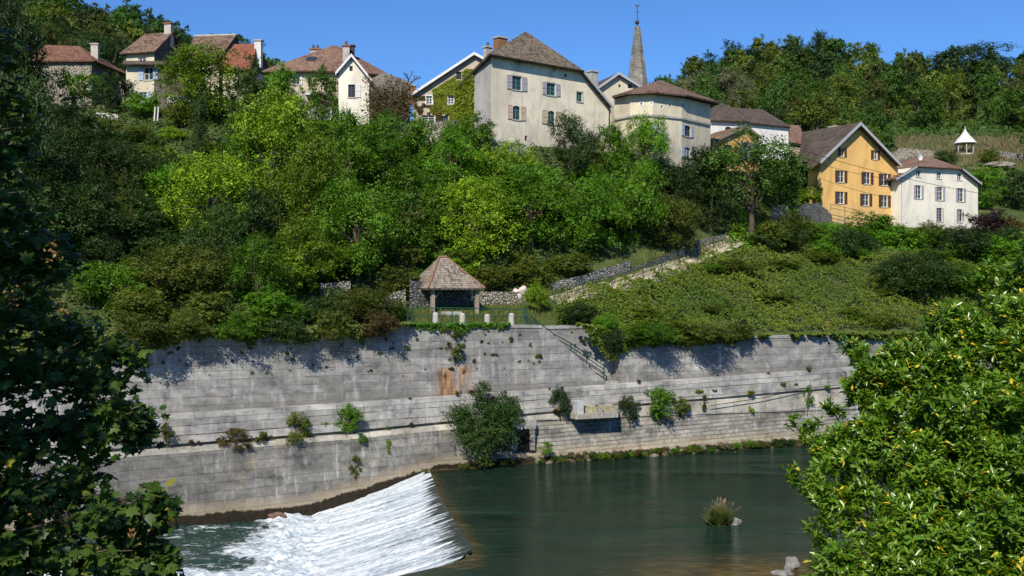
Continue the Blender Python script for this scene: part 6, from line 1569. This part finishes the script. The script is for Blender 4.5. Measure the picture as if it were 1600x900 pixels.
for x, y, w_ in ((755, 708, 40), (790, 706, 30), (722, 716, 24), (662, 728, 16)):
    s_, _ = wl(x, y, 2.6); p = ww(s_, 2.9, -.1); plant('waterside_weed', p, w_ / F * p.y, w_ * .7 / F * p.y, 'ol', 'olive weed at the waterline beneath the large bush', 'weed', 'shrub', 'small', 1, 'weeds under the large bush', trunk=False)

# grass tuft and rocks in the river
def rock(px, py, d, r, label, mat, sd):
    mb = MB(); blob(mb, P(px, py, d), r, sd, 3, .45); tag(mb.build('rock', mat), label, 'rock')
grey = plain('river rock', (.19, .18, .165), .85, .3, .3, 3)
rock(1144, 818, 12.8 * F / 368, (.42, .4, .35), 'small grey rock beside the grass tuft in the river', grey, 2)
rock(1237, 884, 12.8 * F / 438, (.33, .3, .42), 'pale rock on the near bank at the lower right, beside the laurel', plain('pale rock', (.2, .195, .18), .9, .2, .2, 4), 4)
rock(1222, 900, 49.2, (.45, .4, .3), 'low rock at the bottom edge of the photo, lower right', grey, 6)
rock(433, 808, 12.8 * F / 362 + 12, (.55, .4, .3), 'brownish rock breaking the white water near the wall foot', plain('brown rock', (.16, .09, .06), .6, .4, .3, 2), 8)
tp_ = P(1125, 820, 12.8 * F / 370); T = thing('grass_tuft', 'tall grass tuft with dry seed heads standing in the river', 'grass tuft', tp_)
n = 2400; an = rng.uniform(0, 6.28, n); rr_ = rng.uniform(0, 1, n) ** .7 * .34; sprd = rng.uniform(.2, 1.5, n); pos = np.c_[rr_ * np.cos(an), rr_ * np.sin(an), np.full(n, -.1)]; ax = np.c_[np.cos(an) * rr_ * sprd * 1.6, np.sin(an) * rr_ * sprd * 1.6, np.ones(n)] + rng.normal(size=(n, 3)) * .16
BENT = (np.array([(-.010, 0, 0), (.010, 0, 0), (.009, .5, .03), (.006, .8, .14), (0, 1, .34), (-.006, .8, .14), (-.009, .5, .03)], float), [(0, 1, 2, 3, 4, 5, 6)])
addobj('blades', leafmesh('blades', pos, np.c_[-np.cos(an), -np.sin(an), np.zeros(n)] + rng.normal(size=(n, 3)) * .4, rng.uniform(.5, 1.25, n), rng.random(n) * .8, LM['gr'], BENT, ax), T)
n = 75; an = rng.uniform(0, 6.28, n); rr_ = rng.uniform(0, .25, n); pos = np.c_[rr_ * np.cos(an), rr_ * np.sin(an), np.full(n, .25)]; ax = np.c_[np.cos(an) * rr_ * 1.7, np.sin(an) * rr_ * 1.7, np.ones(n)] + rng.normal(size=(n, 3)) * .1
SEED = (np.array([(-.003, 0, 0), (.003, 0, 0), (.004, .78, .02), (.022, .86, .03), (0, 1, .05), (-.022, .86, .03), (-.004, .78, .02)], float), [(0, 1, 2, 3, 4, 5, 6)])
addobj('seed_heads', leafmesh('seed_heads', pos, rng.normal(size=(n, 3)), rng.uniform(.95, 1.35, n), rng.random(n) * .96, LM['dry'], SEED, ax), T)
mb = MB(); blob(mb, tp_ - V((0, 0, .15)), (.6, .5, .25), 3, 2, .4); mb.build('root_mound', plain('mossy stone', (.1, .1, .05)), T)

# ------------------------------------------------------------------ foreground laurel
M_laurel = leafmat('laurel leaf', (.048, .125, .006), (.15, .27, .016), (.62, .48, .03), gloss=.30, spec=.55, trans=.22, ythr=.965, objvar=0)
def sprigs(centres, n, per, leaf, ylfrac, seed, upbias=.5, tw=.55):
    g = np.random.default_rng(seed); C_ = np.array([c[:3] for c in centres]); Rr = np.array([c[3] for c in centres]); w = Rr ** 2
    idx = g.choice(len(C_), n, p=w / w.sum()); d_ = g.normal(size=(n, 3)); d_[:, 2] += .3; d_ /= np.linalg.norm(d_, axis=1, keepdims=True)
    tip = C_[idx] + d_ * (Rr[idx] * (1 - g.random(n) ** 2.2 * .6))[:, None]
    keep = np.ones(n, bool)
    ax = d_ * .8 + g.normal(size=(n, 3)) * .45 + np.array([0, 0, upbias]); ax /= np.linalg.norm(ax, axis=1, keepdims=True)
    pos = []; nr = []; axs = []; sz = []; tn = []; lt = g.random(len(C_)); yel = g.random(n) < ylfrac
    for k in range(per):
        f_ = k / per; sd_ = g.normal(size=(n, 3)); sd_ -= ax * (sd_ * ax).sum(1, keepdims=True); sd_ /= np.linalg.norm(sd_, axis=1, keepdims=True)
        pos.append(tip - ax * (f_ * leaf * 1.5)[..., None] if False else tip - ax * (f_ * leaf * 1.6)); spread = .35 + .75 * f_
        la = ax + sd_ * spread; la /= np.linalg.norm(la, axis=1, keepdims=True); axs.append(la); nn = ax * spread - sd_ * .9 * .6 + g.normal(size=(n, 3)) * .18 + np.array([0, -.1, .35]); nr.append(nn)
        sz.append(leaf * g.uniform(.7, 1.15, n)); t_ = np.clip(.35 * lt[idx] + .6 * g.random(n), 0, .95); t_[yel & (g.random(n) < .35)] = 1.0; tn.append(t_)
    return np.concatenate(pos), np.concatenate(nr), np.concatenate(axs), np.concatenate(sz), np.concatenate(tn), tip, ax
def lob(px, py, rpx, d): p = P(px, py, d); return (p.x, p.y, p.z, rpx / F * d)
LL = [lob(1585, 470, 78, 17.5), lob(1650, 480, 110, 17), lob(1520, 520, 70, 17), lob(1455, 560, 66, 16.6), lob(1590, 590, 120, 16.5), lob(1400, 560, 48, 17), lob(1365, 590, 52, 17),
      lob(1480, 660, 105, 16), lob(1385, 680, 80, 16.5), lob(1340, 720, 66, 16.2), lob(1620, 720, 130, 15.5), lob(1300, 690, 34, 16.8), lob(1262, 672, 26, 16.9), lob(1300, 640, 22, 17), lob(1235, 655, 14, 17),
      lob(1240, 745, 20, 16), lob(1275, 770, 26, 16), lob(1440, 790, 110, 15.5), lob(1325, 810, 70, 15.8), lob(1280, 840, 34, 15.7), lob(1560, 830, 130, 15), lob(1370, 890, 90, 15.2), lob(1290, 890, 46, 15.4), lob(1680, 620, 130, 17),
      lob(1700, 840, 160, 15), lob(1480, 930, 140, 14.8), lob(1328, 540, 18, 17.4), lob(1340, 560, 26, 17.3), lob(1540, 440, 34, 17.6), lob(1610, 425, 40, 17.8), lob(1345, 625, 40, 17), lob(1405, 585, 62, 17), lob(1375, 600, 50, 16.8), lob(1425, 625, 80, 16.6), lob(1340, 560, 26, 17.2), lob(1460, 500, 34, 17.4), lob(1325, 600, 24, 17.1), lob(1560, 640, 120, 16), lob(1300, 725, 44, 16.4), lob(1285, 700, 30, 16.6), lob(1272, 745, 30, 16.2)]
gl = np.random.default_rng(77); SUBL = []
for x, y, z, r in LL:
    m_ = max(2, int(11 * min(1.6, r) ** 1.2)); SUBL.append((x, y, z, r * .55))
    for _ in range(m_):
        dd_ = gl.normal(size=3); dd_[1] -= .5; dd_ /= np.linalg.norm(dd_); q = dd_ * r * gl.uniform(.62, .88); SUBL.append((x + q[0], y + q[1], z + q[2], r * gl.uniform(.20, .38)))
pos, nr, axs, sz, tn, tip, tax = sprigs(SUBL, 17500, 9, .118, .085, 5)
base = V((8.2, 17.5, bankz(8.2, 17.5) - .2)); T = thing('laurel', 'large glossy cherry laurel with scattered yellow leaves filling the lower right', 'shrub', base)
o = addobj('foliage', leafmesh('foliage', pos - np.array(tuple(base)), nr, sz, tn, M_laurel, LAUREL, axs), T)
mb = MB()
for c in LL: q = V(c[:3]); a = base + V((random.uniform(-.3, .3), random.uniform(-.3, .3), 0)); k_ = .4 if c[3] < .45 else 1; mb.tube([a, a.lerp(q, .35) + V((0, 0, -.3)), a.lerp(q, .75) + V((0, 0, .1)), q], [.09 * k_, .06 * k_, .03 * k_, .01], 6)
mb.build('branches', bark, T)

# ------------------------------------------------------------------ foreground maple
M_maple = leafmat('maple leaf', (.022, .055, .008), (.075, .13, .016), (.22, .22, .03), gloss=.45, spec=.25, trans=.25, ythr=.95, objvar=0)
g = np.random.default_rng(12)
ML = [(30, 400, 60, 9), (90, 385, 40, 9.2), (-40, 350, 90, 8.5), (20, 480, 80, 9), (110, 520, 60, 9.3), (60, 580, 90, 8.8), (150, 590, 60, 9), (205, 545, 30, 9.6), (-60, 520, 110, 8.5), (190, 640, 42, 8.8), (225, 655, 22, 9.0), (60, 680, 90, 8.6), (140, 660, 60, 8.6),
      (-50, 680, 110, 8), (100, 760, 70, 8.2), (30, 780, 80, 8), (170, 800, 50, 8), (215, 820, 34, 8.2), (255, 775, 18, 8.4), (240, 790, 18, 8.3), (60, 860, 90, 7.6), (160, 870, 50, 7.8), (215, 865, 26, 8.1), (262, 862, 12, 8.2), (-40, 860, 120, 7.5), (-130, 420, 130, 8), (-150, 650, 150, 8), (10, 310, 46, 9), (-60, 200, 80, 9)]
cen = [lob(m_[0] - (10 if m_[0] > 150 else 0), m_[1], m_[2] * .8, m_[3]) for m_ in ML]
# left edge of the crown, then unseen lobes added sunward to shade it
cen += [lob(-20, 60, 42, 9.5), lob(0, 150, 40, 9.5), lob(-10, 250, 46, 9.2), lob(25, 330, 34, 9.2), lob(20, 220, 24, 9.6), lob(-90, 300, 90, 8.5), lob(-120, 540, 90, 8), lob(-100, 780, 110, 7.6), (-5.2, 6.4, 13.6, 1.2), (-6.2, 5.0, 14.5, 1.4), (-5.4, 6.8, 15.2, 1.3), (-7, 4, 16.2, 1.7), (-5.6, 5.2, 16.5, 1.3), (-5.8, 7.6, 16.8, 1.4), (-4.8, 4.6, 15.2, .9), (-5.2, 5.6, 12.0, 1.1), (-6.5, 3.2, 13.6, 1.3), (-8, 5, 13.5, 1.8), (-4.6, 4.8, 13.4, .9), (-4.9, 5.2, 10.9, .9)]
pos = []; nr = []; axs = []; sz = []; tn = []
for ci, (x, y, z, r) in enumerate(cen):
    ns = int(min(210, 16 + 190 * r * r)); per = 9
    d_ = g.normal(size=(ns, 3)) * [1, 1, .6]; d_ /= np.linalg.norm(d_, axis=1, keepdims=True)
    t = np.linspace(.25, 1.15, per)[None] + g.normal(size=(ns, per)) * .05
    p = np.array([x, y, z]) + d_[:, None] * (r * g.uniform(.8, 1.25, ns)[:, None] * t)[..., None] * [1, 1, .8] + g.normal(size=(ns, per, 3)) * .055
    p[..., 2] -= .12 * t ** 2
    pos.append(p.reshape(-1, 3)); nn = g.normal(size=(ns, per, 3)) * .45 + [0, -.35, .75]; nr.append(nn.reshape(-1, 3))
    a = d_[:, None] * [1, 1, .2] * .8 + g.normal(size=(ns, per, 3)) * .5 + [0, 0, -.55]; axs.append(a.reshape(-1, 3))
    sz.append(g.uniform(.055, .105, ns * per)); t_ = np.clip(.6 * g.random(ns * per) + .3 * g.random(), 0, .94); t_[g.random(ns * per) < .04] = 1; tn.append(t_)
pos, nr, axs, sz, tn = map(np.concatenate, (pos, nr, axs, sz, tn))
base = V((-6.6, 8.2, bankz(-6.6, 8.2) - .2)); T = thing('maple', 'large shaded maple with lobed leaves and brown seed clusters at the left edge', 'tree', base)
addobj('crown', leafmesh('crown', pos - np.array(tuple(base)), nr, sz, tn, M_maple, MAPLE, axs), T)
mb = MB(); topm = base + V((.4, -.8, 9)); mb.tube([base, base.lerp(topm, .3), base.lerp(topm, .7), topm], [.28, .23, .16, .08], 9)
for x, y, z, r in cen:
    q = V((x, y, z)); a = base.lerp(topm, min(.95, max(.15, (z - base.z) / 9 * .8))); m_ = a.lerp(q, .5) + V((0, 0, .15)); mb.tube([a, m_, q], [.05, .03, .012], 5)
    for _ in range(7): e = q + V(tuple(g.normal(size=3) * [1, 1, .5])) * r * .8; mb.tube([q.lerp(a, .1), e], [.012, .004], 3, False)
mb.build('trunk', bark, T)
ks = [(95, 815), (212, 835), (102, 482), (85, 395), (20, 455), (60, 800)]
M_key = leafmat('maple key', (.20, .10, .035), (.34, .19, .07), objvar=0)
for kx, ky in ks:
    c = P(kx, ky, 7.6); keyp = np.array([tuple(c + V(tuple(g.normal(size=3) * [.035, .035, .06]))) for _ in range(34)])
    addobj('seed_cluster', leafmesh('seed_cluster', keyp - np.array(tuple(base)), unit(len(keyp)), np.full(len(keyp), .03) * g.uniform(.6, 1.3, len(keyp)), g.random(len(keyp)) * .9, M_key), T)
